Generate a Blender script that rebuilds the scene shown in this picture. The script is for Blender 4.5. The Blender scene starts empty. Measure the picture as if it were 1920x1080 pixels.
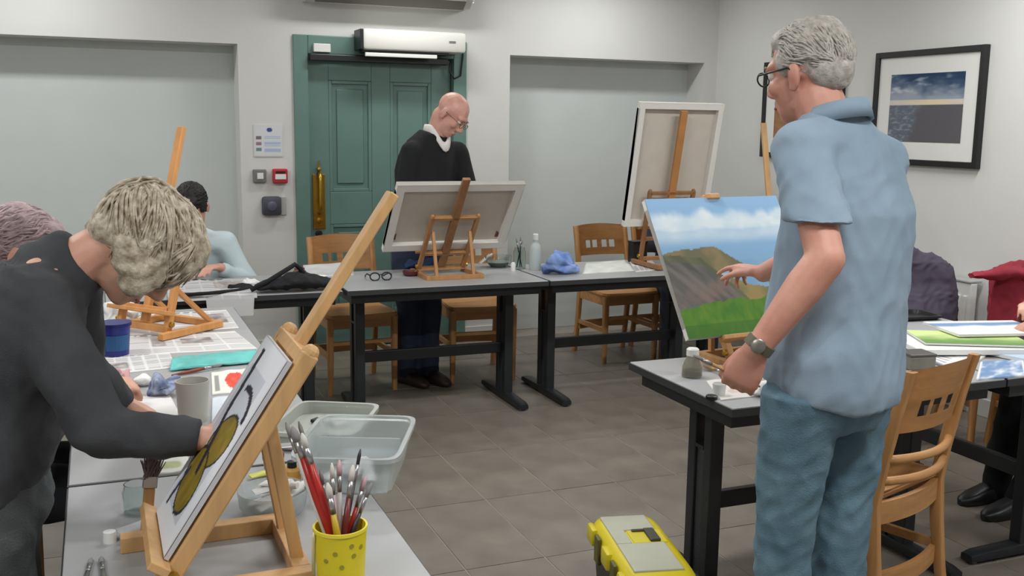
import bpy, bmesh, math, random
import numpy as np
from mathutils import Vector, Matrix, noise

scene = bpy.context.scene
COL = scene.collection
PI = math.pi
R = math.radians

# ------------------------------------------------------------------ camera
FPX = 1900.0; YAW = R(22.25); PITCH = R(-9.19); ROLL = R(0.79); CAM_H = 1.55
_f = Vector((math.sin(YAW)*math.cos(PITCH), math.cos(YAW)*math.cos(PITCH), math.sin(PITCH)))
_r = Vector((math.cos(YAW), -math.sin(YAW), 0)); _u = _r.cross(_f)
_r, _u = (math.cos(ROLL)*_r + math.sin(ROLL)*_u), (-math.sin(ROLL)*_r + math.cos(ROLL)*_u)
CAMO = Vector((0, 0, CAM_H))
cam_data = bpy.data.cameras.new('camera')
cam_data.sensor_width = 36.0; cam_data.lens = FPX/1920*36.0
cam_data.clip_start = 0.05; cam_data.clip_end = 60
cam = bpy.data.objects.new('camera', cam_data); COL.objects.link(cam)
cam.matrix_world = Matrix(((_r.x, _u.x, -_f.x, 0), (_r.y, _u.y, -_f.y, 0), (_r.z, _u.z, -_f.z, CAM_H), (0, 0, 0, 1)))
scene.camera = cam

# ------------------------------------------------------------------ light and exposure
scene.view_settings.view_transform = 'Standard'
scene.view_settings.look = 'None'
scene.view_settings.gamma = 1.0
scene.view_settings.use_curve_mapping = False
scene.view_settings.exposure = 0.0
world = bpy.data.worlds.new('world'); scene.world = world; world.use_nodes = True
world.node_tree.nodes['Background'].inputs[0].default_value = (0.5, 0.5, 0.5, 1)
world.node_tree.nodes['Background'].inputs[1].default_value = 0.2
LIGHT_W = 27.5                       # watts of each ceiling lamp (built with its panel below)
CEIL = 2.72
# x, y, length: a row of short fittings close to the back wall, long ones over the room
LAMPS = [(-1.9, 6.12, 0.6), (-0.3, 6.12, 0.6), (1.85, 6.12, 0.6), (3.3, 6.12, 0.6), (-1.2, 3.6, 1.2), (1.2, 3.6, 1.2), (3.5, 3.5, 1.2), (-1.2, 0.8, 1.2), (1.2, 0.8, 1.2), (3.5, 0.8, 1.2)]

# pixel -> point helpers (pixel gives a direction, the plane gives the distance)
def ray(x, y):
    d = (x-960)*_r - (y-540)*_u + FPX*_f
    return d.normalized()
def PZ(x, y, z):
    d = ray(x, y); return CAMO + d*((z-CAM_H)/d.z)
def PY(x, y, Y):
    d = ray(x, y); return CAMO + d*(Y/d.y)
def PX(x, y, X):
    d = ray(x, y); return CAMO + d*(X/d.x)
def PD(x, y, D):
    d = ray(x, y); return CAMO + d*(D/d.dot(_f))

# ------------------------------------------------------------------ materials
def lin(c):
    return tuple((v/12.92 if v <= 0.04045 else ((v+0.055)/1.055)**2.4) for v in (x/255 for x in c))
MATS = {}
def mat(name, rgb, rough=0.6, var=0.0, vscale=8.0, bump=0.0, bscale=60.0, metal=0.0, trans=0.0, stretch=None, spec=0.5, coat=0.0, sub=0.0, rgb2=None, emit=0.0, alpha=1.0):
    if name in MATS: return MATS[name]
    m = bpy.data.materials.new(name); m.use_nodes = True
    nt = m.node_tree; b = nt.nodes['Principled BSDF']
    c = lin(rgb)
    b.inputs['Base Color'].default_value = (*c, 1)
    b.inputs['Roughness'].default_value = rough
    b.inputs['Metallic'].default_value = metal
    b.inputs['Specular IOR Level'].default_value = spec
    if trans: b.inputs['Transmission Weight'].default_value = trans; b.inputs['IOR'].default_value = 1.3
    if coat: b.inputs['Coat Weight'].default_value = coat
    if sub:
        b.inputs['Subsurface Weight'].default_value = sub
        b.inputs['Subsurface Radius'].default_value = (0.012, 0.005, 0.003)
    if alpha < 1: b.inputs['Alpha'].default_value = alpha
    if emit:
        b.inputs['Emission Color'].default_value = (*c, 1); b.inputs['Emission Strength'].default_value = emit
    if var or bump or rgb2:
        tc = nt.nodes.new('ShaderNodeTexCoord'); mp = nt.nodes.new('ShaderNodeMapping')
        nt.links.new(tc.outputs['Object'], mp.inputs['Vector'])
        if stretch: mp.inputs['Scale'].default_value = stretch
    if var or rgb2:
        n = nt.nodes.new('ShaderNodeTexNoise'); n.inputs['Scale'].default_value = vscale; n.inputs['Detail'].default_value = 5
        nt.links.new(mp.outputs['Vector'], n.inputs['Vector'])
        cr = nt.nodes.new('ShaderNodeValToRGB')
        cr.color_ramp.elements[0].position = 0.32; cr.color_ramp.elements[1].position = 0.68
        if rgb2: c0, c1 = c, lin(rgb2)
        else: c0, c1 = tuple(v*(1-var) for v in c), tuple(min(1, v*(1+var)) for v in c)
        cr.color_ramp.elements[0].color = (*c0, 1); cr.color_ramp.elements[1].color = (*c1, 1)
        nt.links.new(n.outputs['Fac'], cr.inputs['Fac']); nt.links.new(cr.outputs['Color'], b.inputs['Base Color'])
    if bump:
        n2 = nt.nodes.new('ShaderNodeTexNoise'); n2.inputs['Scale'].default_value = bscale; n2.inputs['Detail'].default_value = 4
        nt.links.new(mp.outputs['Vector'], n2.inputs['Vector'])
        bp = nt.nodes.new('ShaderNodeBump'); bp.inputs['Strength'].default_value = bump; bp.inputs['Distance'].default_value = 0.01
        nt.links.new(n2.outputs['Fac'], bp.inputs['Height']); nt.links.new(bp.outputs['Normal'], b.inputs['Normal'])
    MATS[name] = m
    return m
def print_mat():
    if 'printed' in MATS: return MATS['printed']
    m = bpy.data.materials.new('printed'); m.use_nodes = True
    nt = m.node_tree; b = nt.nodes['Principled BSDF']
    a = nt.nodes.new('ShaderNodeAttribute'); a.attribute_name = 'Col'
    nt.links.new(a.outputs['Color'], b.inputs['Base Color']); b.inputs['Roughness'].default_value = 0.7
    b.inputs['Specular IOR Level'].default_value = 0.25
    MATS['printed'] = m
    return m

M_WALL = mat('wall_paint', (211, 211, 208), 0.85, 0.015, 3, 0.03, 180)
M_PANEL = mat('blind_fabric', (202, 208, 206), 0.8, 0.015, 4, 0.04, 220)
M_CEIL = mat('ceiling_paint', (235, 235, 230), 0.9, 0.02, 3)
M_TILE = mat('floor_tile_stone', (110, 103, 94), 0.42, 0.13, 5, 0.06, 40, rgb2=(130, 122, 111))
M_GROUT = mat('grout', (152, 146, 136), 0.8, 0.05, 20)
M_GREEN = mat('green_gloss_paint', (98, 129, 121), 0.35, 0.04, 5, 0.03, 30)
M_BRASS = mat('brass', (190, 150, 60), 0.28, 0.08, 30, metal=0.9)
M_OAK = mat('oak', (186, 136, 84), 0.42, 0.16, 6, 0.05, 30, stretch=(6, 6, 0.7))
M_OAKX = mat('oak_across', (186, 136, 84), 0.42, 0.16, 6, 0.05, 30, stretch=(0.7, 6, 6))
M_BEECH = mat('beech', (203, 160, 108), 0.5, 0.12, 7, 0.04, 40, stretch=(5, 5, 0.6))
M_BEECH2 = mat('beech_dark', (150, 105, 66), 0.5, 0.14, 7, 0.04, 40, stretch=(5, 5, 0.6))
M_TOP = mat('table_laminate', (164, 165, 166), 0.38, 0.03, 3)
M_EDGE = mat('table_edge', (48, 50, 52), 0.5)
M_STEEL = mat('dark_steel', (40, 43, 46), 0.42, 0.06, 20, metal=0.25)
M_INFILL = mat('leg_mesh', (52, 54, 58), 0.55, 0.3, 160, 0.3, 220)
M_WHITE = mat('white_plastic', (228, 228, 224), 0.35)
M_WHITEM = mat('white_matt', (226, 224, 220), 0.8, 0.02, 10)
M_BLACK = mat('black_plastic', (22, 23, 25), 0.4)
M_BLACKC = mat('black_cloth', (24, 25, 28), 0.9, 0.2, 20, 0.3, 90)
M_GREYP = mat('grey_plastic', (120, 122, 125), 0.45)
M_SKIN = mat('skin', (205, 150, 128), 0.5, 0.08, 18, 0.05, 120, sub=0.12, rgb2=(216, 168, 146))
M_SKINR = mat('skin_ruddy', (198, 136, 118), 0.5, 0.1, 14, 0.05, 120, sub=0.12, rgb2=(216, 160, 140))
M_LIP = mat('lip', (170, 96, 88), 0.5)
M_EYE = mat('eye', (40, 34, 32), 0.2)
M_PAPER = mat('paper', (232, 232, 230), 0.8, 0.015, 10)
M_CANVASB = mat('raw_canvas', (200, 192, 180), 0.85, 0.03, 12, 0.1, 300)
M_CANVASE = mat('canvas_edge', (226, 223, 216), 0.8, 0.02, 12, 0.08, 300)
M_STRETCH = mat('stretcher_pine', (206, 190, 164), 0.6, 0.08, 10)
M_GLASS = mat('clear_glass', (232, 240, 238), 0.05, trans=1.0)
M_CLEARP = mat('clear_plastic', (232, 238, 238), 0.22, trans=0.72, bump=0.06, bscale=14)
def Mc(name, rgb, rough=0.55, **k): return mat(name, rgb, rough, **k)

# ------------------------------------------------------------------ mesh builder
class MB:
    def __init__(s): s.bm = bmesh.new()
    def box(s, c, d, rot=None, bev=0.0):
        """c centre, d full size, rot Matrix 3x3/4x4"""
        hx, hy, hz = d[0]/2, d[1]/2, d[2]/2
        rm = rot.to_3x3() if rot is not None else Matrix.Identity(3)
        c = Vector(c)
        vs = [s.bm.verts.new(c + rm @ Vector((x*hx, y*hy, z*hz))) for z in (-1, 1) for y in (-1, 1) for x in (-1, 1)]
        fs = [s.bm.faces.new([vs[i] for i in q]) for q in ((0, 2, 3, 1), (4, 5, 7, 6), (0, 1, 5, 4), (2, 6, 7, 3), (0, 4, 6, 2), (1, 3, 7, 5))]
        if bev > 0:
            es = set(e for f in fs for e in f.edges)
            bmesh.ops.bevel(s.bm, geom=list(es), offset=bev, segments=2, affect='EDGES', profile=0.5)
        return s
    def bar(s, p0, p1, w, t, up=(0, 0, 1), bev=0.0):
        """rectangular bar from p0 to p1; w across, t along `up`"""
        p0, p1 = Vector(p0), Vector(p1); d = p1-p0; L = d.length; z = d.normalized()
        u = Vector(up); u = (u - z*u.dot(z))
        if u.length < 1e-5: u = Vector((0, 1, 0)) - z*z.y
        u.normalize(); x = u.cross(z)
        rm = Matrix((x, u, z)).transposed()
        return s.box((p0+p1)/2, (w, t, L), rm, bev)
    def ring(s, c, x, y, n):
        return [s.bm.verts.new(Vector(c) + Vector(x)*math.cos(2*PI*i/n) + Vector(y)*math.sin(2*PI*i/n)) for i in range(n)]
    def skin(s, rings, cap0=True, cap1=True):
        for a, b in zip(rings, rings[1:]):
            n = len(a)
            for i in range(n):
                s.bm.faces.new((a[i], a[(i+1) % n], b[(i+1) % n], b[i]))
        if cap0: s.bm.faces.new(list(reversed(rings[0])))
        if cap1: s.bm.faces.new(rings[-1])
    def tube(s, pts, r, n=10, cap=True):
        pts = [Vector(p) for p in pts]
        rs = r if isinstance(r, (list, tuple)) else [r]*len(pts)
        rings = []; ref = None
        for i, p in enumerate(pts):
            d = (pts[min(i+1, len(pts)-1)] - pts[max(i-1, 0)]).normalized()
            if ref is None: ref = d.orthogonal().normalized()
            x = (ref - d*ref.dot(d))
            x = x.normalized() if x.length > 1e-6 else d.orthogonal().normalized()
            ref = x; y = d.cross(x)
            rings.append(s.ring(p, x*rs[i], y*rs[i], n))
        s.skin(rings, cap, cap)
        return s
    def lathe(s, c, prof, n=24, axis=(0, 0, 1), close=False):
        """prof list of (r, h) along axis"""
        a = Vector(axis).normalized(); x = a.orthogonal().normalized(); y = a.cross(x); c = Vector(c)
        rings = [s.ring(c + a*h, x*max(r, 1e-4), y*max(r, 1e-4), n) for r, h in prof]
        s.skin(rings, not close, not close)
        if close:
            a_, b_ = rings[-1], rings[0]
            for i in range(n): s.bm.faces.new((a_[i], a_[(i+1) % n], b_[(i+1) % n], b_[i]))
        return s
    def cap(s, p0, p1, r0, r1, n=12):
        p0, p1 = Vector(p0), Vector(p1); d = p1-p0; L = d.length
        z = d.normalized() if L > 1e-6 else Vector((0, 0, 1)); x = z.orthogonal().normalized(); y = z.cross(x)
        rings = []
        for k in range(1, 4):
            a = -PI/2 + k*PI/8; rings.append(s.ring(p0 + z*math.sin(a)*r0, x*math.cos(a)*r0, y*math.cos(a)*r0, n))
        rings.append(s.ring(p0, x*r0, y*r0, n)); rings.append(s.ring(p1, x*r1, y*r1, n))
        for k in range(1, 4):
            a = k*PI/8; rings.append(s.ring(p1 + z*math.sin(a)*r1, x*math.cos(a)*r1, y*math.cos(a)*r1, n))
        s.skin(rings); return s
    def ell(s, c, rad, rot=None, n=16, m=10):
        rm = rot.to_3x3() if rot is not None else Matrix.Identity(3)
        c = Vector(c); rings = []
        for k in range(1, m):
            a = -PI/2 + PI*k/m
            rings.append([s.bm.verts.new(c + rm @ Vector((rad[0]*math.cos(a)*math.cos(2*PI*i/n), rad[1]*math.cos(a)*math.sin(2*PI*i/n), rad[2]*math.sin(a)))) for i in range(n)])
        s.skin(rings); return s
    def loft(s, secs, n=20, power=2.0):
        """secs: (centre, xvec*rx, yvec*ry); superellipse"""
        rings = []
        for c, x, y in secs:
            c, x, y = Vector(c), Vector(x), Vector(y); ring = []
            for i in range(n):
                t = 2*PI*i/n; ct, st = math.cos(t), math.sin(t)
                ring.append(s.bm.verts.new(c + x*math.copysign(abs(ct)**(2/power), ct) + y*math.copysign(abs(st)**(2/power), st)))
            rings.append(ring)
        s.skin(rings); return s
    def prism(s, poly, z0, z1):
        """poly: list of 2D points CCW, extruded in z"""
        a = [s.bm.verts.new((p[0], p[1], z0)) for p in poly]; b = [s.bm.verts.new((p[0], p[1], z1)) for p in poly]
        s.skin([a, b]); return s
    def sheet(s, fn, nu, nv, thick=0.0):
        g = [[s.bm.verts.new(fn(i/nu, j/nv)) for i in range(nu+1)] for j in range(nv+1)]
        fs = [s.bm.faces.new((g[j][i], g[j][i+1], g[j+1][i+1], g[j+1][i])) for j in range(nv) for i in range(nu)]
        if thick:
            bmesh.ops.recalc_face_normals(s.bm, faces=fs)
            bmesh.ops.solidify(s.bm, geom=fs, thickness=thick)
        return s
    def xf(s, m):
        bmesh.ops.transform(s.bm, matrix=m, verts=s.bm.verts[:]); return s

WMAT = {}
def wm(o): return WMAT.get(o.name, Matrix.Identity(4)) if o is not None else Matrix.Identity(4)
def obj(name, mb, material, parent=None, world=False, smooth=False, label=None, recalc=True):
    me = bpy.data.meshes.new(name)
    bm = mb.bm if isinstance(mb, MB) else mb
    if recalc: bmesh.ops.recalc_face_normals(bm, faces=bm.faces[:])
    if world and parent is not None:
        bmesh.ops.transform(bm, matrix=wm(parent).inverted(), verts=bm.verts[:])
    bm.to_mesh(me); bm.free()
    return link_mesh(name, me, material, parent, smooth, label)
def link_mesh(name, me, material, parent=None, smooth=False, label=None):
    if material: me.materials.append(material)
    if smooth is True: me.polygons.foreach_set('use_smooth', [True]*len(me.polygons))
    o = bpy.data.objects.new(name, me); COL.objects.link(o)
    if smooth == 'auto':
        me.polygons.foreach_set('use_smooth', [True]*len(me.polygons))
        sharp_edges(me)
    o.parent = parent
    if parent is not None: WMAT[o.name] = wm(parent)
    if label: o['label'] = label
    return o
def sharp_edges(me, ang=40):
    bm = bmesh.new(); bm.from_mesh(me)
    for e in bm.edges:
        if len(e.link_faces) == 2 and e.calc_face_angle(0) > R(ang): e.smooth = False
    bm.to_mesh(me); bm.free()
def thing(name, label, cat, loc=(0, 0, 0), rz=0, group=None):
    o = bpy.data.objects.new(name, None); COL.objects.link(o)
    o.empty_display_size = 0.1
    o.location = loc; o.rotation_euler = (0, 0, rz)
    WMAT[o.name] = Matrix.Translation(Vector(loc)) @ Matrix.Rotation(rz, 4, 'Z')
    return tag(o, label, cat, group)
def tag(o, label, cat, group=None):
    o['label'] = label; o['category'] = cat
    if group: o['group'] = group
    return o
def struct(o):
    o['kind'] = 'structure'; return o
def dup(root, loc, rz, label, group=None):
    def cp(o, parent):
        c = o.copy(); COL.objects.link(c); c.parent = parent
        for ch in list(o.children): cp(ch, c)
        return c
    r = root.copy(); COL.objects.link(r)
    for ch in list(root.children): cp(ch, r)
    r.location = loc; r.rotation_euler = (0, 0, rz); r['label'] = label
    if group: r['group'] = group
    WMAT[r.name] = Matrix.Translation(Vector(loc)) @ Matrix.Rotation(rz, 4, 'Z')
    return r
def solid_of(me_obj):
    return me_obj
def picture(name, o, ux, uy, nu, nv, fn, parent=None, thick=0.0, warp=None, world=False, label=None):
    """printed sheet: grid from corner o spanned by ux, uy; fn(u,v) -> sRGB, v up"""
    bm = bmesh.new(); o, ux, uy = Vector(o), Vector(ux), Vector(uy)
    nrm = ux.cross(uy).normalized()
    g = []
    for j in range(nv+1):
        row = []
        for i in range(nu+1):
            u, v = i/nu, j/nv; p = o + ux*u + uy*v
            if warp: p = p + nrm*warp(u, v)
            row.append(bm.verts.new(p))
        g.append(row)
    lay = bm.loops.layers.float_color.new('Col')
    for j in range(nv):
        for i in range(nu):
            f = bm.faces.new((g[j][i], g[j][i+1], g[j+1][i+1], g[j+1][i])); f.smooth = bool(warp)
            for l, (a, b) in zip(f.loops, ((i, j), (i+1, j), (i+1, j+1), (i, j+1))):
                l[lay] = (*lin(fn(a/nu, b/nv)), 1)
    if thick:
        edge = [e for e in bm.edges if e.is_boundary]
        base = bmesh.ops.extrude_edge_only(bm, edges=edge)
        vs = [e for e in base['geom'] if isinstance(e, bmesh.types.BMVert)]
        for v in vs: v.co -= nrm*thick
        for f in [e for e in base['geom'] if isinstance(e, bmesh.types.BMFace)]:
            for l in f.loops: l[lay] = (0.62, 0.62, 0.6, 1)
        loop = [e for e in base['geom'] if isinstance(e, bmesh.types.BMEdge) and e.is_boundary]
        r_ = bmesh.ops.contextual_create(bm, geom=loop)
        for f in r_['faces']:
            for l in f.loops: l[lay] = (0.62, 0.62, 0.6, 1)
    if world and parent is not None: bmesh.ops.transform(bm, matrix=wm(parent).inverted(), verts=bm.verts[:])
    me = bpy.data.meshes.new(name); bm.to_mesh(me); bm.free()
    return link_mesh(name, me, print_mat(), parent, False, label)
def nz(x, y, z=0.0): return noise.noise(Vector((x, y, z)))
def fbm(x, y, z=0.0): return 0.6*nz(x, y, z) + 0.3*nz(2*x, 2*y, z+7) + 0.15*nz(4*x, 4*y, z+13)
def mixc(a, b, t):
    t = max(0, min(1, t)); return tuple(a[i]*(1-t) + b[i]*t for i in range(3))
def sst(a, b, x):
    t = max(0, min(1, (x-a)/(b-a))); return t*t*(3-2*t)

# ================================================================== the room
XR, YB, XL, YF = 4.45, 6.78, -2.7, -2.2
REC_Z = 2.03; REC_D = 0.24
# back wall: pieces around two recesses and the doorway
def wallbox(name, x0, x1, y0, y1, z0, z1, m, parent=None):
    return obj(name, MB().box(((x0+x1)/2, (y0+y1)/2, (z0+z1)/2), (x1-x0, y1-y0, z1-z0)), m, parent)
D0, D1, DT = 1.213, 2.405, 2.105
LR0, LR1 = -2.3, 0.865; RR0, RR1 = 2.735, 4.335
wb = bmesh.new(); W = MB()
W.box(((XL+LR0)/2-0.05, YB+0.15, CEIL/2), (LR0-XL+0.1, 0.3, CEIL))
W.box(((LR1+D0)/2, YB+0.15, CEIL/2), (D0-LR1, 0.3, CEIL))
W.box(((D1+RR0)/2, YB+0.15, CEIL/2), (RR0-D1, 0.3, CEIL))
W.box(((RR1+XR)/2+0.05, YB+0.15, CEIL/2), (XR-RR1+0.1, 0.3, CEIL))
W.box(((LR0+LR1)/2, YB+0.15, (REC_Z+CEIL)/2), (LR1-LR0, 0.3, CEIL-REC_Z))
W.box(((RR0+RR1)/2, YB+0.15, (REC_Z+CEIL)/2), (RR1-RR0, 0.3, CEIL-REC_Z))
W.box(((D0+D1)/2, YB+0.15, (DT+CEIL)/2), (D1-D0, 0.3, CEIL-DT))
wb.free()
WALL_B = struct(obj('wall_back', W, M_WALL))
for a, b in ((LR0, LR1), (RR0, RR1)):
    obj('recess_panel', MB().box(((a+b)/2, YB+REC_D+0.03, REC_Z/2), (b-a, 0.06, REC_Z)), M_PANEL, WALL_B)
struct(obj('wall_right', MB().box((XR+0.1, (YB+YF)/2, CEIL/2), (0.2, YB-YF, CEIL)), M_WALL))
struct(obj('wall_left', MB().box((XL-0.1, (YB+YF)/2, CEIL/2), (0.2, YB-YF, CEIL)), M_WALL))
struct(obj('wall_front', MB().box(((XL+XR)/2, YF-0.1, CEIL/2), (XR-XL+0.4, 0.2, CEIL)), M_WALL))
struct(obj('ceiling', MB().box(((XL+XR)/2, (YB+YF)/2+0.1, CEIL+0.05), (XR-XL+0.4, YB-YF+0.6, 0.1)), M_CEIL))
# floor: grout bed with tiles proud of it
FLOOR = struct(obj('floor', MB().box(((XL+XR)/2, (YB+YF)/2+0.1, -0.0522), (XR-XL+0.4, YB-YF+0.6, 0.1)), M_GROUT))
TX, TY = 0.305, 0.61
tm = MB().box((0, 0, 0), (TX-0.005, TY-0.005, 0.008), bev=0.0012)
bm_t = tm.bm; me_t = bpy.data.meshes.new('floor_tile'); bmesh.ops.recalc_face_normals(bm_t, faces=bm_t.faces[:]); bm_t.to_mesh(me_t); bm_t.free(); me_t.materials.append(M_TILE)
rest = MB(); random.seed(3)
i0 = math.floor((XL-1.135)/TX); i1 = math.ceil((XR-1.135)/TX); j0 = math.floor((YF-3.775)/TY); j1 = math.ceil((YB-3.775)/TY)
for i in range(i0, i1):
    for j in range(j0, j1):
        x0, x1 = max(XL, 1.135+i*TX), min(XR, 1.135+(i+1)*TX); y0, y1 = max(YF, 3.775+j*TY), min(YB, 3.775+(j+1)*TY)
        if x1-x0 < 0.02 or y1-y0 < 0.02: continue
        dz = random.uniform(-0.0006, 0.0006); full = x1-x0 > TX-1e-3 and y1-y0 > TY-1e-3
        if x0 > -0.75 and y0 > 1.2:
            if full:
                o = bpy.data.objects.new('floor_tile', me_t); COL.objects.link(o); o.location = ((x0+x1)/2, (y0+y1)/2, -0.004+dz)
                o.parent = FLOOR
            else:
                obj('floor_tile', MB().box(((x0+x1)/2, (y0+y1)/2, -0.004), (x1-x0-0.005, y1-y0-0.005, 0.008)), M_TILE, FLOOR)
        else:
            rest.box(((x0+x1)/2, (y0+y1)/2, -0.004), (x1-x0-0.005, y1-y0-0.005, 0.008))
o = obj('distant_tiles', rest, M_TILE, FLOOR); o['kind'] = 'stuff'
# baseboard
M_SKIRT = mat('skirting_paint', (205, 205, 200), 0.5, 0.02, 5)
bb = MB()
for a, b in ((LR1, D0), (D1, RR0)): bb.box(((a+b)/2, YB-0.008, 0.05), (b-a, 0.016, 0.1), bev=0.003)
struct(obj('baseboard_back', bb, M_SKIRT))
struct(obj('baseboard_right', MB().box((XR-0.008, (YB+YF)/2, 0.05), (0.016, YB-YF-0.04, 0.1), bev=0.003), M_SKIRT))

# ceiling lamps: long surface fittings
for k, (x, y, ll) in enumerate(LAMPS):
    t = thing('ceiling_light', 'short white ceiling light fitting near the back wall' if ll < 1 else 'long white ceiling light fitting over the tables', 'light', (x, y, CEIL-0.06), 0, 'short ceiling lights' if ll < 1 else 'long ceiling lights')
    fr = MB(); fr.box((0, 0, 0.035), (ll+0.04, 0.20, 0.05), bev=0.006); obj('housing', fr, M_WHITE, t)
    obj('diffuser', MB().box((0, 0, 0.006), (ll, 0.16, 0.010)), mat('lamp_diffuser', (255, 250, 240), 0.6, emit=3.0), t)
    ld = bpy.data.lights.new('lamp_glow', 'AREA'); ld.shape = 'RECTANGLE'; ld.size = ll-0.02; ld.size_y = 0.14; ld.energy = LIGHT_W*(ll/1.2)**1.4; ld.color = (0.985, 0.995, 1.0)
    lo = bpy.data.objects.new('lamp_glow', ld); COL.objects.link(lo); lo.parent = t; lo.location = (0, 0, -0.001)

# door with frame
DOOR = bpy.data.objects.new('door_1', None); COL.objects.link(DOOR); DOOR.location = ((D0+D1)/2, YB, 0); struct(DOOR)
WMAT['door_1'] = Matrix.Translation(Vector(DOOR.location)); DOOR['label'] = 'green panelled exit door with brass handle plate'
def dbox(name, x0, x1, y0, y1, z0, z1, m, bev=0.0, parent=None):
    return obj(name, MB().box(((x0+x1)/2, (y0+y1)/2, (z0+z1)/2), (x1-x0, y1-y0, z1-z0), bev=bev), m, parent or DOOR, world=True)
FW = 0.095
dbox('frame_post', D0, D0+FW, YB-0.02, YB+0.14, 0, DT, M_GREEN, 0.006)
dbox('frame_post', D1-FW, D1, YB-0.02, YB+0.14, 0, DT, M_GREEN, 0.006)
dbox('frame_head', D0+FW, D1-FW, YB-0.02, YB+0.14, 1.985, DT, M_GREEN, 0.006)
LX0, LX1, LT = D0+FW+0.004, D1-FW-0.004, 1.98
leaf = dbox('leaf', LX0, LX1, YB+0.06, YB+0.10, 0.01, LT, M_GREEN)
LW = LX1-LX0; SW = 0.14; MX = (LX0+LX1)/2
for (a, b, c, d) in ((LX0, LX0+SW, 0.01, LT), (LX1-SW, LX1, 0.01, LT), (MX-0.065, MX+0.065, 0.01, LT)):
    dbox('stile', a, b, YB+0.042, YB+0.06, c, d, M_GREEN, 0.004)
for (c, d) in ((0.01, 0.24), (0.86, 1.08), (LT-0.16, LT)):
    dbox('rail', LX0+SW, MX-0.065, YB+0.042, YB+0.06, c, d, M_GREEN, 0.004)
    dbox('rail', MX+0.065, LX1-SW, YB+0.042, YB+0.06, c, d, M_GREEN, 0.004)
for a, b in ((LX0+SW, MX-0.065), (MX+0.065, LX1-SW)):
    for c, d in ((0.24, 0.86), (1.08, LT-0.16)):
        fr = MB(); e = 0.022
        for q in ((a, a+e, c, d), (b-e, b, c, d), (a+e, b-e, c, c+e), (a+e, b-e, d-e, d)):
            fr.box(((q[0]+q[1])/2, YB+0.052, (q[2]+q[3])/2), (q[1]-q[0], 0.016, q[3]-q[2]), bev=0.004)
        obj('moulding', fr, M_GREEN, DOOR, world=True)
        dbox('raised_panel', a+0.055, b-0.055, YB+0.05, YB+0.06, c+0.055, d-0.055, M_GREEN, 0.006)
# brass handle plate and pull
hx = PY(598, 370, YB+0.04).x
pl = dbox('handle_plate', hx-0.042, hx+0.042, YB+0.034, YB+0.042, 0.83, 1.20, M_BRASS, 0.003)
h = MB(); h.tube([(hx, YB+0.04, 1.21), (hx, YB-0.015, 1.20), (hx, YB-0.02, 1.16), (hx, YB-0.02, 0.99), (hx, YB-0.015, 0.95), (hx, YB+0.04, 0.94)], 0.012, 10)
obj('pull_handle', h, M_BRASS, pl, world=True, smooth=True)
h = MB().lathe((hx, YB+0.034, 0.89), [(0.018, 0), (0.018, 0.012), (0.006, 0.014)], 14, (0, -1, 0)); obj('lock_cylinder', h, M_BRASS, pl, world=True, smooth='auto')
h = MB().lathe((hx-0.005, YB+0.042, 0.80), [(0.024, 0), (0.024, 0.008), (0.01, 0.01), (0.01, 0.03), (0.016, 0.034)], 14, (0, -1, 0)); obj('turn_knob', h, M_BLACK, DOOR, world=True, smooth='auto')
h = MB(); h.lathe((hx, YB+0.036, 1.235), [(0.012, 0), (0.012, 0.03), (0.003, 0.034)], 12, (0, -1, 0)); h.bar((hx, YB+0.02, 1.235), (hx, YB+0.02, 1.29), 0.012, 0.008); obj('thumb_latch', h, M_BRASS, DOOR, world=True)
# black overhead door restrictor bar and white plate on the frame head
b0 = PY(580, 105, YB-0.04); b1 = PY(838, 119, YB-0.04)
h = MB(); h.box(((b0.x+b1.x)/2, YB-0.045, (b0.z+b1.z)/2), (b1.x-b0.x, 0.05, 0.045), bev=0.006); obj('overhead_closer', h, M_BLACK, DOOR, world=True)
c0 = PY(590, 91, YB-0.03); dbox('white_contact', c0.x-0.01, c0.x+0.10, YB-0.055, YB-0.02, c0.z-0.022, c0.z+0.032, M_WHITE, 0.004)
h = MB(); e0 = PY(843, 118, YB-0.03); e1 = PY(868, 100, YB-0.03)
h.tube([e0, e0+Vector((0.0, 0, -0.06)), e0+Vector((0.035, 0, -0.105)), e0+Vector((0.08, 0, -0.085)), e1+Vector((0, 0, -0.02)), e1], 0.006, 8)
obj('cable_loop', h, M_BLACK, DOOR, world=True, smooth=True)

# air curtain box over the door
a0 = PY(674, 66, YB-0.10); a1 = PY(866, 103, YB-0.10)
t = thing('air_curtain', 'long white warm air curtain box mounted above the green door', 'heater', ((a0.x+a1.x)/2, YB, a1.z))
w = a1.x-a0.x
h = MB(); h.box((0, -0.11, 0.072), (w, 0.17, 0.135), bev=0.022); obj('housing', h, mat('air_curtain_white', (222, 221, 214), 0.4), t, smooth='auto')
obj('end_cap', MB().box((-w/2-0.008, -0.11, 0.07), (0.02, 0.175, 0.13), bev=0.004), M_BLACK, t)
obj('outlet_grille', MB().box((-0.05, -0.10, -0.002), (w-0.12, 0.10, 0.02), bev=0.003), M_BLACK, t)
obj('outlet_lip', MB().box((-0.09, -0.165, -0.025), (w-0.22, 0.02, 0.025), bev=0.004), M_WHITE, t)
obj('bracket', MB().box((0, -0.012, 0.05), (w-0.1, 0.024, 0.08)), M_GREYP, t)
obj('badge', MB().box((w/2-0.10, -0.197, 0.075), (0.045, 0.004, 0.012)), M_GREYP, t)

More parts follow.
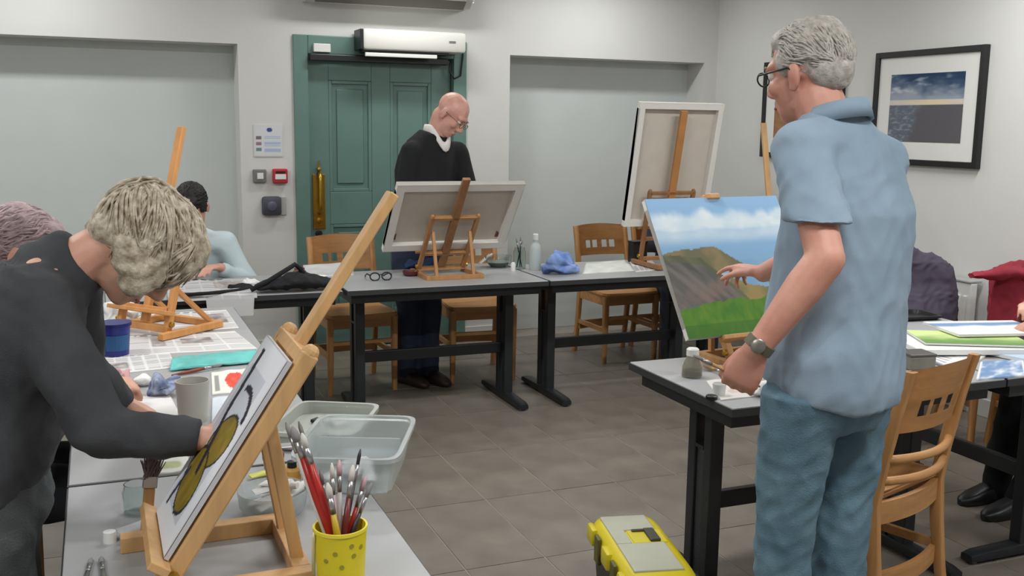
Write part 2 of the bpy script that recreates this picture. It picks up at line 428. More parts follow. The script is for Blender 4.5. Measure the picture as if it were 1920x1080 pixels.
# wall mounted air conditioner
ax0, ax1 = PY(578, 5, YB-0.2).x, PY(885, 20, YB-0.2).x
t = thing('air_conditioner', 'white wall mounted air conditioner unit above the door', 'air conditioner', ((ax0+ax1)/2, YB, 2.31))
w = ax1-ax0
h = MB(); prof = [(0, 0.0), (-0.16, 0.0), (-0.225, 0.05), (-0.235, 0.12), (-0.225, 0.27), (-0.2, 0.30), (0, 0.30)]
va = [h.bm.verts.new((-w/2, y, z)) for y, z in prof]; vb = [h.bm.verts.new((w/2, y, z)) for y, z in prof]; h.skin([va, vb])
obj('housing', h, mat('ac_white', (205, 203, 198), 0.4), t)
obj('louvre', MB().box((0, -0.195, 0.018), (w-0.1, 0.085, 0.010), Matrix.Rotation(R(-36), 4, 'X')), mat('ac_grey', (120, 116, 112), 0.5), t)
obj('side_cover', MB().box((w/2+0.006, -0.11, 0.16), (0.012, 0.2, 0.26), bev=0.004), M_WHITE, t)

# small things on the wall beside the door
def notice(u, v):
    c = (212, 214, 216)
    if (u-0.55)**2 + ((v-0.86)*1.5)**2 < 0.012: return (70, 82, 140)
    for k, col in enumerate(((120, 110, 118), (150, 120, 130), (110, 140, 140))):
        if 0.06 < u < 0.26 and 0.56-k*0.2 < v+0.02 < 0.68-k*0.2: return col
        if 0.34 < u < 0.95 and 0.56-k*0.2 < v+0.03 < 0.68-k*0.2 and int(v*60) % 3 != 0: return (172, 186, 212)
    return c
s0 = PY(478, 292, YB-0.006); s1 = PY(528, 236, YB-0.006)
t = thing('fire_notice', 'small white notice with blue symbols on wall left of door', 'sign', ((s0.x+s1.x)/2, YB, s0.z))
obj('backing_plate', MB().box(((s0.x+s1.x)/2, YB-0.003, (s0.z+s1.z)/2), (s1.x-s0.x+0.012, 0.004, s1.z-s0.z+0.012)), mat('notice_backing', (212, 212, 210), 0.6), t, world=True)
picture('printed_face', (s0.x, YB-0.0062, s0.z), (s1.x-s0.x, 0, 0), (0, 0, s1.z-s0.z), 30, 36, notice, t, world=True)
c = PY(487, 330, YB-0.02)
t = thing('wall_switch', 'square grey key switch beside the red call point', 'switch', (c.x, YB, c.z))
obj('back_box', MB().box((0, -0.015, 0), (0.085, 0.03, 0.085), bev=0.006), mat('switch_grey', (118, 116, 116), 0.5), t)
obj('key_plate', MB().box((0.002, -0.033, 0), (0.04, 0.008, 0.04), bev=0.003), M_WHITE, t)
c = PY(525, 330, YB-0.02)
t = thing('fire_call_point', 'red break glass fire alarm call point by the door', 'alarm', (c.x, YB, c.z))
obj('body', MB().box((0, -0.022, 0), (0.095, 0.044, 0.095), bev=0.008), mat('alarm_red', (182, 40, 52), 0.4), t)
obj('glass_panel', MB().box((0, -0.047, -0.004), (0.07, 0.006, 0.034), bev=0.002), M_WHITE, t)
obj('black_strip', MB().box((0, -0.0465, 0.026), (0.06, 0.004, 0.012)), M_BLACK, t)
c = PY(509, 386, YB-0.02)
t = thing('door_release_unit', 'dark grey round cornered door release unit below the call point', 'switch', (c.x, YB, c.z))
obj('body', MB().box((0, -0.025, 0), (0.125, 0.05, 0.125), bev=0.018), mat('release_dark', (66, 68, 78), 0.45), t, smooth='auto')
obj('button', MB().lathe((0, -0.048, 0), [(0.034, 0), (0.032, 0.008), (0.024, 0.011)], 20, (0, -1, 0)), mat('release_button', (84, 86, 104), 0.35), t, smooth='auto')
c = PY(532, 386, YB-0.01)
o = tag(obj('wall_plate', MB().box((c.x, YB-0.008, c.z), (0.035, 0.014, 0.12), bev=0.003), mat('plate_grey', (176, 174, 168), 0.5)), 'narrow pale wall plate right beside the dark door release unit', 'wall plate')

# framed pictures on the right wall
def seascape(u, v):
    n = fbm(u*5, v*9, 2)
    if v > 0.62:
        t = sst(0.62, 1.0, v + 0.16*n + 0.12*(u-0.5)); c = mixc((150, 160, 172), (38, 60, 92), t)
        return mixc(c, (196, 200, 205), 0.9*sst(0.12, 0.45, fbm(u*4+3, v*10, 9)) * (0.4+0.6*(1-u)) * sst(0.6, 0.68, v))
    if v > 0.55: return mixc((226, 206, 172), (196, 196, 196), abs(u-0.55)*1.4 + 0.4*n)
    l = mixc((96, 104, 116), (150, 156, 164), sst(-0.1, 0.4, fbm(u*14, v*30, 4)) * (1-v))
    d = (92, 90, 94)
    return mixc(l, d, sst(0.36, 0.5, u + 0.1*n + 0.25*(0.55-v)))
def dune(u, v):
    n = fbm(u*4, v*6, 21)
    if v > 0.55: return mixc((150, 150, 152), (96, 104, 116), v-0.4+n)
    return mixc((168, 126, 88), (120, 92, 66), 0.5+n)
def framed(label, fn, p_top_far, p_top_near, z0, z1, mat_w=0.10, nu=90):
    Xw = XR
    y1, y0 = p_top_far, p_top_near
    t = thing('framed_picture', label, 'picture', (Xw, (y0+y1)/2, z0))
    FWd = 0.035
    h = MB(); cy, cz = (y0+y1)/2, (z0+z1)/2
    for q in ((y0, y0+FWd, z0, z1), (y1-FWd, y1, z0, z1), (y0+FWd, y1-FWd, z0, z0+FWd), (y0+FWd, y1-FWd, z1-FWd, z1)):
        h.box((Xw-0.017, (q[0]+q[1])/2, (q[2]+q[3])/2), (0.034, q[1]-q[0], q[3]-q[2]), bev=0.003)
    obj('frame', h, mat('frame_black', (26, 26, 28), 0.35), t, world=True)
    obj('mount', MB().box((Xw-0.012, cy, cz), (0.016, y1-y0-2*FWd, z1-z0-2*FWd)), mat('mount_card', (222, 222, 218), 0.8), t, world=True)
    mw = mat_w
    picture('print', (Xw-0.0215, y1-FWd-mw, z0+FWd+mw), (0, -(y1-y0-2*FWd-2*mw), 0), (0, 0, z1-z0-2*FWd-2*mw), nu, nu*3//4, fn, t, world=True)
framed('black framed seascape photograph with dark blue clouds on right wall', seascape, 5.01, 4.175, 1.343, 2.005)
framed('black framed brown landscape print partly behind the standing man', dune, 6.135, 5.3, 1.343, 2.005)

# white panel heater on the right wall
t = thing('panel_radiator', 'white wall radiator with vertical grooves between the hung coats', 'radiator', (XR, 4.39, 0.12))
obj('panel', MB().box((-0.07, 0, 0.31), (0.05, 0.62, 0.60), bev=0.008), M_WHITE, t)
for k in range(14): obj('fin', MB().box((-0.101, -0.28+k*0.043, 0.29), (0.014, 0.022, 0.5), bev=0.004), M_WHITE, t)
obj('top_grille', MB().box((-0.06, 0, 0.617), (0.085, 0.62, 0.012), bev=0.003), mat('grille_grey', (170, 172, 172), 0.5), t)
obj('wall_bracket', MB().box((-0.022, 0, 0.3), (0.044, 0.4, 0.1)), M_GREYP, t)

# ================================================================== tables
TL, TD, TH = 1.10, 0.64, 0.72
def make_table(label):
    t = thing('folding_table', label, 'table')
    obj('table_top', MB().box((0, 0, TH-0.013), (TL-0.006, TD-0.006, 0.026), bev=0.002), M_TOP, t)
    e = MB()
    for q in ((0, TD/2-0.0015, TL, 0.003), (0, -TD/2+0.0015, TL, 0.003)): e.box((q[0], q[1], TH-0.016), (q[2], q[3], 0.024))
    for sx in (-1, 1): e.box((sx*(TL/2-0.0015), 0, TH-0.016), (0.003, TD-0.006, 0.024))
    obj('edge_band', e, M_EDGE, t)
    f = MB()
    for sy in (-1, 1): f.box((0, sy*(TD/2-0.06), TH-0.051), (TL-0.06, 0.03, 0.05))
    for sx in (-1, 1): f.box((sx*(TL/2-0.045), 0, TH-0.051), (0.03, TD-0.15, 0.05))
    obj('under_frame', f, M_STEEL, t)
    for sx in (-1, 1):
        x = sx*(TL/2-0.125)
        g = MB()
        for sy in (-1, 1): g.box((x, sy*0.0475, 0.36), (0.05, 0.045, 0.64), bev=0.004)
        g.box((x, 0, 0.655), (0.05, 0.05, 0.05)); g.box((x, 0, 0.495), (0.05, 0.05, 0.012))
        leg = obj('leg', g, M_STEEL, t)
        obj('perforated_infill', MB().box((x, 0, 0.267), (0.03, 0.05, 0.45)), M_INFILL, leg)
        h = MB()
        h.loft([((x, -0.30, 0.022), (0.026, 0, 0), (0, 0, 0.014)), ((x, -0.26, 0.026), (0.03, 0, 0), (0, 0, 0.018)), ((x, 0, 0.03), (0.032, 0, 0), (0, 0, 0.022)), ((x, 0.26, 0.026), (0.03, 0, 0), (0, 0, 0.018)), ((x, 0.30, 0.022), (0.026, 0, 0), (0, 0, 0.014))], 12, 5)
        obj('foot', h, M_STEEL, leg, smooth='auto')
        c = MB()
        for sy in (-1, 1): c.lathe((x, sy*0.27, 0.0), [(0.016, 0), (0.016, 0.012)], 12)
        obj('glide', c, M_GREYP, leg)
    obj('beam', MB().box((0, 0, 0.30), (TL-0.30, 0.03, 0.06), bev=0.004), M_STEEL, t)
    return t
GT = 'grey topped folding tables'
t0 = make_table('grey topped table in front of the green door under the tilted canvas')
def place(root, loc, rz):
    root.location = loc; root.rotation_euler = (0, 0, rz); WMAT[root.name] = Matrix.Translation(Vector(loc)) @ Matrix.Rotation(rz, 4, 'Z')
place(t0, (1.675, 5.235, 0), 0)
YT = 5.235
dup(t0, (0.555, YT, 0), 0, 'grey topped table with newspaper and black bag by the left recess')
dup(t0, (2.785, YT, 0), 0, 'grey topped table holding the blue cloth and tall canvas')
dup(t0, (3.89, YT, 0), 0, 'grey topped table in the room corner behind the sea painting')
dup(t0, (0.222, 1.87, 0), PI/2, 'pale table carrying the yellow cup, clear boxes and board easel')
dup(t0, (0.222, 2.98, 0), PI/2, 'pale table under the woman\'s hands spread with paint and paper')
dup(t0, (0.222, 4.09, 0), PI/2, 'pale table covered with newspaper and a small wooden easel')
dup(t0, (2.272, 2.78, 0), 0, 'grey topped table in front of man in blue shirt')
dup(t0, (3.15, 3.01, 0), PI/2, 'table heaped with papers and folders by the oak chair')

# ================================================================== oak chairs (sitter faces +y)
def bow(x, d=0.045): return -d*(1-(x/0.20)**2)
def make_chair(label):
    t = thing('oak_chair', label, 'chair')
    # seat with dished front
    s = MB()
    def outline(k):
        return [(-0.20, -0.19), (0.20, -0.19), (0.215, 0.16), (0.19, 0.205), (0, 0.222), (-0.19, 0.205), (-0.215, 0.16)]
    s.prism(outline(0), 0.445, 0.468)
    bmesh.ops.bevel(s.bm, geom=s.bm.edges[:], offset=0.006, segments=2, affect='EDGES')
    obj('seat', s, M_OAKX, t)
    a = MB()
    a.box((0, 0.175, 0.415), (0.35, 0.02, 0.06)); a.box((-0.19, 0, 0.415), (0.02, 0.33, 0.06)); a.box((0.19, 0, 0.415), (0.02, 0.33, 0.06))
    obj('seat_apron', a, M_OAKX, t)
    # posts: legs and back posts in one
    def yb(z): return -0.185 - (0.06*((0.44-z)/0.44)**1.5 if z < 0.44 else 0.0) - (0.085*((z-0.44)/0.42)**1.3 if z > 0.44 else 0.0)
    for sx in (-1, 1):
        secs = []
        for z in (0.0, 0.15, 0.3, 0.44, 0.55, 0.65, 0.75, 0.82, 0.865):
            secs.append(((sx*0.192, yb(z), z), (0.016, 0, 0), (0, 0.02 if 0.2 < z < 0.7 else 0.016, 0)))
        obj('back_post', MB().loft(secs, 12, 4), M_OAK, t, smooth='auto')
        secs = [((sx*0.192, 0.175, 0), (0.014, 0, 0), (0, 0.014, 0)), ((sx*0.19, 0.175, 0.25), (0.018, 0, 0), (0, 0.018, 0)), ((sx*0.19, 0.175, 0.445), (0.02, 0, 0), (0, 0.02, 0))]
        obj('leg', MB().loft(secs, 12, 4), M_OAK, t, smooth='auto')
        obj('side_stretcher', MB().bar((sx*0.19, -0.20, 0.22), (sx*0.19, 0.17, 0.22), 0.018, 0.028), M_OAKX, t)
    obj('front_stretcher', MB().bar((-0.18, 0.17, 0.30), (0.18, 0.17, 0.30), 0.028, 0.018), M_OAKX, t)
    # top rest with four square holes
    nx, nzz = 22, 8
    b = MB(); g = {}
    for j in range(nzz+1):
        for i in range(nx+1):
            x = -0.205 + 0.41*i/nx; z = 0.665 + 0.20*j/nzz + (0.012*math.sin(PI*i/nx) if j == nzz else 0)
            g[i, j] = b.bm.verts.new((x, yb(z) + bow(x) + 0.008, z))
    holes = {(i, j) for c in (5, 8, 12, 15) for i in (c, c+1) for j in (2, 3)}
    fs = [b.bm.faces.new((g[i, j], g[i+1, j], g[i+1, j+1], g[i, j+1])) for i in range(nx) for j in range(nzz) if (i, j) not in holes]
    bmesh.ops.solidify(b.bm, geom=fs, thickness=0.018)
    obj('back_panel', b, M_OAKX, t)
    for z in (0.585, 0.515):
        p = [(x, yb(z) + bow(x, 0.055), z) for x in [-0.19+0.38*i/12 for i in range(13)]]
        obj('back_rail', MB().tube(p, 0.0135, 10), M_OAKX, t, smooth=True)
    p = MB(); p.sheet(lambda u, v: Vector((-0.19+0.38*u, -0.19+bow(-0.19+0.38*u, 0.03), 0.375+0.07*v)), 10, 2, 0.018)
    obj('rear_apron', p, M_OAKX, t)
    p = MB(); p.sheet(lambda u, v: Vector((-0.19+0.38*u, yb(0.2)+0.01+bow(-0.19+0.38*u, 0.03), 0.165+0.055*v)), 10, 2, 0.018)
    obj('rear_stretcher', p, M_OAKX, t)
    return t
ch0 = make_chair('empty oak chair standing before the brass handle of the green door')
place(ch0, (1.36, 5.78, 0), PI+R(3))
chairs = {}
dup(ch0, (2.13, 5.80, 0), PI-R(4), 'oak chair behind the tilted canvas beside the bald man')
dup(ch0, (3.22, 5.98, 0), PI+R(2), 'empty oak chair against the pale recess behind the blue cloth')
dup(ch0, (2.23, 2.50, 0), R(18), 'oak chair pushed up behind the man in blue shirt')
dup(ch0, (3.80, 3.82, 0), R(158), 'oak chair under the dark purple jacket')
dup(ch0, (4.17, 3.34, 0), R(158), 'oak chair under the red coat with grey hood')
dup(ch0, (3.66, 5.98, 0), PI, 'oak chair under the painter hidden by the tall canvas')
dup(ch0, (0.47, 5.92, 0), PI, 'oak chair under the dark haired person by the left recess')
dup(ch0, (-0.40, 3.06, 0), -PI/2, 'oak chair under the pink haired person behind the woman')
dup(ch0, (3.93, 2.87, 0), PI/2, 'oak chair under the person in black trousers')

# ================================================================== easels (canvas side faces -y, leaning back to +y)
def easel(label, loc, rz, lean, w, mast_len, up_len, ledge_at, clamp_at=None, m=M_BEECH, sec=0.026, mast_w=0.034, base=(-0.12, 0.20), struts=True, m_mast=None):
    t = thing('table_easel', label, 'easel', loc, rz)
    d = Vector((0, math.sin(lean), math.cos(lean))); fn = Vector((0, -math.cos(lean), math.sin(lean)))
    o = Vector((0, -0.06, 0.03)); s = sec
    for sx in (-1, 1):
        obj('base_rail', MB().box((sx*w/2, (base[0]+base[1])/2, s/2), (s, base[1]-base[0], s), bev=0.002), m, t)
    obj('front_rail', MB().box((0, -0.06, s*1.0+0.006), (w-s, s, s), bev=0.002), m, t)
    obj('back_rail', MB().box((0, base[1]-s/2, s/2), (w-s, s, s), bev=0.002), m, t)
    hw = w/2-s*0.9
    for sx in (-1, 1):
        p0 = o + Vector((sx*hw, 0, 0)); p1 = p0 + d*up_len
        h = MB().bar(p0, p1, s, s, up=fn, bev=0.004); h.cap(p1-d*0.004, p1+d*0.001, s*0.5, s*0.5)
        obj('upright', h, m, t)
    for q in (0.97, 0.30):
        c = o + d*up_len*q; obj('cross_bar', MB().bar(c-Vector((hw, 0, 0)), c+Vector((hw, 0, 0)), s*0.8, s, up=fn, bev=0.002), m, t)
    ma = obj('mast', MB().bar(o - fn*0.002 + d*0.02, o - fn*0.002 + d*mast_len, mast_w, 0.02, up=fn, bev=0.003), m_mast or m, t)
    c = o + d*ledge_at + fn*(s/2+0.018)
    obj('ledge', MB().bar(c-Vector((w*0.55, 0, 0)), c+Vector((w*0.55, 0, 0)), 0.016, 0.038, up=fn, bev=0.002), m, t)
    if clamp_at:
        c = o + d*clamp_at + fn*0.02
        obj('top_clamp', MB().box(c, (0.06, 0.055, 0.022), Matrix.Rotation(-lean, 4, 'X'), bev=0.004), m, t)
        obj('clamp_knob', MB().lathe(o + d*(clamp_at) - fn*0.01, [(0.006, 0), (0.006, 0.02), (0.016, 0.022), (0.016, 0.034), (0.01, 0.038)], 14, -fn), M_BEECH2, t, smooth='auto')
    if struts:
        for sx in (-1, 1):
            p0 = o + Vector((sx*(hw-s), 0, 0)) + d*up_len*0.72; p1 = Vector((sx*(hw-s), base[1]-s/2, s*0.8))
            obj('rear_strut', MB().bar(p0, p1, s*0.7, s*0.7, up=(1, 0, 0), bev=0.002), m, t)
    for sx in (-1, 1):
        obj('wing_nut', MB().lathe(o + Vector((sx*(hw+s/2), 0, 0)) + d*0.02, [(0.011, 0), (0.011, 0.01), (0.005, 0.012)], 10, (sx, 0, 0)), M_BRASS, t)
    t['_d'] = (d.x, d.y, d.z)
    W4 = WMAT[t.name]
    frame = (W4 @ (o + d*ledge_at + fn*(s/2+0.004) + d*0.009), (W4.to_3x3() @ Vector((1, 0, 0))), W4.to_3x3() @ d, W4.to_3x3() @ fn)
    del t['_d']
    return t, frame
def canvas(label, frame, w, h, th=0.022, fn=None, nu=100, nv=80, xoff=0.0, bar=0.04, side_m=None, gap=0.001):
    """stretched canvas on an easel; frame = (bottom centre on ledge, x, up, front normal)"""
    p, x, up, n = frame
    p = p + x*xoff + n*gap
    t = thing('stretched_canvas', label, 'canvas', p)
    rm = Matrix((x, n, up)).transposed()
    h_ = MB(); h_.box(p + up*h/2 + n*(th-0.001), (w, 0.002, h), rm)
    obj('canvas_sheet', h_, M_CANVASB, t, world=True)
    for name, c, d in (('stretcher_bar', p + up*bar/2 + n*(th/2-0.001), (w-2*0.003, th-0.002, bar)), ('stretcher_bar', p + up*(h-bar/2) + n*(th/2-0.001), (w-2*0.003, th-0.002, bar)),
                       ('stretcher_bar', p - x*(w/2-bar/2) + up*h/2 + n*(th/2-0.001), (bar, th-0.002, h-2*bar)), ('stretcher_bar', p + x*(w/2-bar/2) + up*h/2 + n*(th/2-0.001), (bar, th-0.002, h-2*bar))):
        obj(name, MB().box(c, d, rm), side_m or M_CANVASE, t, world=True)
    e = MB()
    for c, d in ((p + up*0.0015 + n*th/2, (w, th, 0.003)), (p + up*(h-0.0015) + n*th/2, (w, th, 0.003)), (p - x*(w/2-0.0015) + up*h/2 + n*th/2, (0.003, th, h)), (p + x*(w/2-0.0015) + up*h/2 + n*th/2, (0.003, th, h))):
        e.box(c, d, rm)
    obj('folded_edge', e, M_CANVASE, t, world=True)
    if fn:
        picture('painted_face', p + n*(th+0.0012) - x*(w/2), x*w, up*h, nu, nv, fn, t, world=True)
    return t
# easel with the tilted canvas, seen from behind, in front of the bald man
tM, fM = easel('table easel carrying the tilted canvas before the bald man', (1.76, 5.30, TH), PI, R(39), 0.30, 0.67, 0.40, 0.115, None, mat('easel_stain', (176, 128, 80), 0.5, 0.12, 7, stretch=(5, 5, 0.6)), 0.024, 0.042, m_mast=M_BEECH2)
cM = canvas('wide white canvas tilted back, rear side showing, before the bald man', fM, 0.705, 0.485, 0.03, None, bar=0.045, side_m=M_CANVASE)
p, x, up, n = fM
for sx in (-1, 1):
    h = MB(); q = p + x*sx*(0.352-0.065) + up*0.065 + n*0.0275; a = x*sx
    h.bm.faces.new([h.bm.verts.new(v) for v in (q, q - a*(-0.05), q + up*0.05)]); bmesh.ops.solidify(h.bm, geom=h.bm.faces[:], thickness=0.004)
    obj('corner_wedge', h, mat('wedge_wood', (150, 104, 84), 0.6), cM, world=True)
# tall canvas seen from behind
tR, fR = easel('tall table easel carrying the upright canvas beside the corner', (3.16, 5.26, TH+0.009), PI, R(12), 0.34, 0.90, 0.42, 0.19, None, M_BEECH2, 0.024, 0.045, m_mast=mat('mast_oak', (178, 124, 72), 0.5, 0.12, 7))
cR = canvas('tall white framed canvas seen from behind near the corner', fR, 0.565, 0.74, 0.035, None, bar=0.036, side_m=mat('white_stretcher', (222, 220, 214), 0.7))
# sea painting
def sea_painting(u, v):
    n = fbm(u*6, v*6, 5)
    c = mixc((126, 168, 206), (146, 186, 222), v)
    if v > 0.35:
        cl = sst(0.70, 0.78, v+0.05*fbm(u*5, v*3, 3)) * (1-sst(0.86, 0.93, v+0.09*fbm(u*7+1, v*2, 8)))
        cl2 = sst(0.62, 0.72, v) * (1-sst(0.74, 0.80, v + 0.03*n))
        c = mixc(c, (226, 236, 240), 0.85*max(cl, 0.7*cl2)*(0.75+0.5*fbm(u*6, v*9, 11)+0.25))
        if v > 0.93: c = mixc(c, (150, 188, 226), 0.6)
    # far sea
    if v < 0.52 and u > 0.3: c = mixc((124, 168, 204), (150, 184, 212), n+0.4)
    # far headland
    top = 0.585 + 0.02*n + 0.04*math.sin(u*5.2) - 0.10*sst(0.36, 0.58, u)
    if u < 0.56 and 0.44 + 0.02*n < v < top: c = mixc((112, 110, 82), (142, 126, 92), n*2 + (top-v)*4)
    # surf and second headland right
    if 0.30 < u and 0.40 < v < 0.425+0.01*n: c = mixc(c, (190, 214, 226), 0.7)
    if u > 0.70 and 0.20 < v < 0.36 + 0.05*math.sin(u*9): c = mixc((86, 100, 110), (110, 112, 100), n+0.4)
    if u > 0.42 and v < 0.40 - (u-0.42)*0.35 + 0.03*n: c = mixc((156, 138, 90), (122, 120, 82), n*2+0.5)
    # near cliff
    edge = 0.60 - 1.05*max(0, u-0.10) if u > 0.05 else 0.60
    edge = 0.58 - 0.08*u - 1.15*max(0, u-0.26)**1.0 + 0.02*n
    if v < edge and v > 0.16:
        st = fbm((u*0.8 + v*0.7)*16, (u-v)*2.2, 17)
        c = mixc((124, 116, 112), (86, 88, 84), 0.5 + st*1.5)
        c = mixc(c, (142, 116, 104), 0.6*sst(0.05, 0.4, fbm(u*7, v*5, 31)))
        if v > edge-0.05: c = mixc(c, (96, 104, 66), 0.6)
    g = 0.19 + 0.03*math.sin(u*4) + 0.05*n + 0.06*u
    if v < g:
        c = mixc((74, 124, 48), (104, 140, 50), 0.5 + 1.3*fbm(u*22, v*9, 41))
        if v < 0.09: c = mixc(c, (58, 106, 46), 0.5)
    return c
tP, fP = easel('table easel holding the coastal painting in front of blue shirted man', (2.151, 3.0, TH), R(6), R(32), 0.30, 0.64, 0.40, 0.063, 0.615, mat('easel_orange', (196, 146, 92), 0.5, 0.12, 7, stretch=(5, 5, 0.6)), base=(-0.2, 0.09))
cP = canvas('coastal landscape painting with cliffs, blue sea and green grass', fP, 0.62, 0.54, 0.02, sea_painting, 130, 120)
# easel mast standing in the corner behind the painting
easel('slim bare easel standing in the corner beyond the coastal painting', (3.80, 5.12, TH), R(-10), R(16), 0.26, 0.86, 0.34, 0.08, None, M_BEECH, 0.024, 0.034)
# small easel on newspaper covered table
easel('small orange table easel standing on the spread newspapers', (0.185, 4.15, TH+0.006), R(-50), R(17), 0.30, 0.80, 0.24, 0.06, None, mat('easel_orange2', (206, 146, 86), 0.5, 0.12, 7, stretch=(5, 5, 0.6)), 0.026)
# drawing easel on the near table, facing the woman
tD, fD = easel('beech table easel holding the drawing board beside the yellow cup', (0.137, 1.872, TH), -PI/2, R(33.4), 0.27, 0.80, 0.47, 0.03, None, M_BEECH, 0.032, 0.036, (-0.13, 0.19), struts=True)
def leaf_drawing(u, v):
    c = (226, 228, 234)
    if u < 0.04 or u > 0.96: return (214, 216, 222)
    # grey wash panel
    if 0.10 < u < 0.80 and 0.10 < v < 0.86: c = mixc((204, 206, 216), (190, 200, 206), fbm(u*3, v*6, 3)+0.3)
    # ochre leaf bodies
    def leaf(cu, cv, ru, rv, k):
        a = (u-cu)/ru; b = (v-cv)/rv; return a*a + b*b + k*a*b
    for q in ((0.56, 0.50, 0.27, 0.13, -0.5), (0.44, 0.27, 0.28, 0.14, 0.5)):
        e = leaf(*q)
        if e < 1.0: c = mixc((152, 128, 40), (118, 100, 36), fbm(u*9, v*9, 5)+0.4)
        elif e < 1.25: c = (44, 42, 46)
    # black stem down the far side, then between the leaves
    su = 0.20 + 0.14*(0.95-v) + (0.55*max(0, 0.62-v))
    if abs(u-su) < 0.045 and 0.30 < v < 0.95: c = (46, 44, 58)
    if abs(u-(0.16+0.25*max(0, v-0.1))) < 0.03 and 0.08 < v < 0.30: c = (56, 56, 74)
    # arched stroke near the top
    if abs(((u-0.50)/0.33)**2 + ((v-0.64)/0.13)**2 - 1) < 0.24 and v > 0.64 and u > 0.36: c = (42, 40, 54)
    return c
p, x, up, n = fD
bd = thing('drawing_board', 'white drawing of ochre leaves with black stems, propped on near easel', 'drawing', p)
rm = Matrix((x, n, up)).transposed()
obj('board', MB().box(p + up*0.202 + n*0.005, (0.236, 0.008, 0.40), rm), mat('hardboard', (196, 194, 196), 0.7), bd, world=True)
picture('paper_sheet', p - x*0.116 + n*0.0105 + up*0.004, x*0.232, up*0.396, 70, 110, leaf_drawing, bd, world=True)

# ================================================================== people
def remesh(mb, voxel, smooth=4, fac=0.5, fn=None):
    """union of closed shapes as one continuous surface"""
    me = bpy.data.meshes.new('tmp'); bmesh.ops.recalc_face_normals(mb.bm, faces=mb.bm.faces[:]); mb.bm.to_mesh(me); mb.bm.free()
    o = bpy.data.objects.new('tmp', me); COL.objects.link(o)
    m = o.modifiers.new('r', 'REMESH'); m.mode = 'VOXEL'; m.voxel_size = voxel; m.use_smooth_shade = True
    if smooth:
        k = o.modifiers.new('s', 'SMOOTH'); k.factor = fac; k.iterations = smooth
    dg = bpy.context.evaluated_depsgraph_get(); dg.update()
    me2 = bpy.data.meshes.new_from_object(o.evaluated_get(dg))
    bpy.data.objects.remove(o); bpy.data.meshes.remove(me)
    if fn:
        n = len(me2.vertices); co = np.empty(n*3); no = np.empty(n*3)
        me2.vertices.foreach_get('co', co); me2.vertices.foreach_get('normal', no)
        co = co.reshape(-1, 3); no = no.reshape(-1, 3)
        co += no*fn(co)[:, None]
        me2.vertices.foreach_set('co', co.ravel()); me2.update()
    return me2
_rng = np.random.RandomState(5)
def waves(co, n, freq, amp, seed, aniso=(1, 1, 1)):
    """sum of random plane waves with domain warping: cloth folds"""
    rs = np.random.RandomState(seed); out = np.zeros(len(co)); q = co*np.array(aniso)
    w = q + 0.03*np.sin(q[:, [1, 2, 0]]*freq*0.7 + rs.rand(3)*6) / 1.0
    for k in range(n):
        d = rs.randn(3); d /= np.linalg.norm(d)
        ph = w @ d*freq*(0.6+0.8*rs.rand()) + rs.rand()*6.28
        out += 1-2*np.abs(np.sin(ph))
    return amp*out/math.sqrt(n)
def put(name, me, material, parent, label=None):
    me.transform(wm(parent).inverted())
    me.name = name
    me.materials.clear()
    o = link_mesh(name, me, material, parent, True, label)
    return o
def V(*a): return Vector(a)
def hand(mb, wrist, d, pn, side_x, curl=(0.35, 0.4, 0.45, 0.5), thumb=0.6, sc=1.0, spread=0.06):
    """d finger direction, pn palm normal (palm faces pn), side_x = direction towards the thumb"""
    d = Vector(d).normalized(); pn = Vector(pn); pn = (pn - d*pn.dot(d)).normalized(); sx = d.cross(pn)
    if sx.dot(Vector(side_x)) < 0: sx = -sx
    w = Vector(wrist)
    rm = Matrix((sx, d, pn)).transposed()
    mb.loft([(w - d*0.015, sx*0.026*sc, pn*0.019*sc), (w + d*0.02*sc, sx*0.033*sc, pn*0.019*sc), (w + d*0.055*sc, sx*0.041*sc, pn*0.017*sc), (w + d*0.085*sc, sx*0.042*sc, pn*0.014*sc), (w + d*0.096*sc, sx*0.036*sc, pn*0.010*sc)], 14, 2.6)
    for k, (off, L) in enumerate(((0.031, 0.072), (0.0105, 0.080), (-0.010, 0.075), (-0.030, 0.058))):
        p = w + d*0.088*sc + sx*off*sc; a = 0.12
        dirk = (d + sx*(off*spread*30)).normalized(); r = 0.0090*sc if k < 3 else 0.0078*sc
        for seg, f in enumerate((0.45, 0.31, 0.24)):
            a += curl[k]*(0.8 if seg == 0 else 1.0)
            dd = (dirk*math.cos(a) + pn*math.sin(a)).normalized(); q = p + dd*L*f*sc
            mb.cap(p, q, r, r*0.93, 10); p = q; r *= 0.93
    p = w + d*0.028*sc + sx*0.026*sc + pn*0.006; r = 0.013*sc
    for seg, L in enumerate((0.04, 0.032, 0.026)):
        a = thumb*(0.75 - 0.22*seg)
        dd = (d*math.cos(a) + sx*math.sin(a)*0.85 + pn*(0.25 + 0.2*seg)).normalized(); q = p + dd*L*sc
        mb.cap(p, q, r, r*0.88, 10); p = q; r *= 0.86
def head_frame(c, face, up):
    f = Vector(face).normalized(); u = Vector(up); u = (u - f*u.dot(f)).normalized(); x = f.cross(u)
    return Matrix((x, f, u)).transposed().to_4x4(), Vector(c)
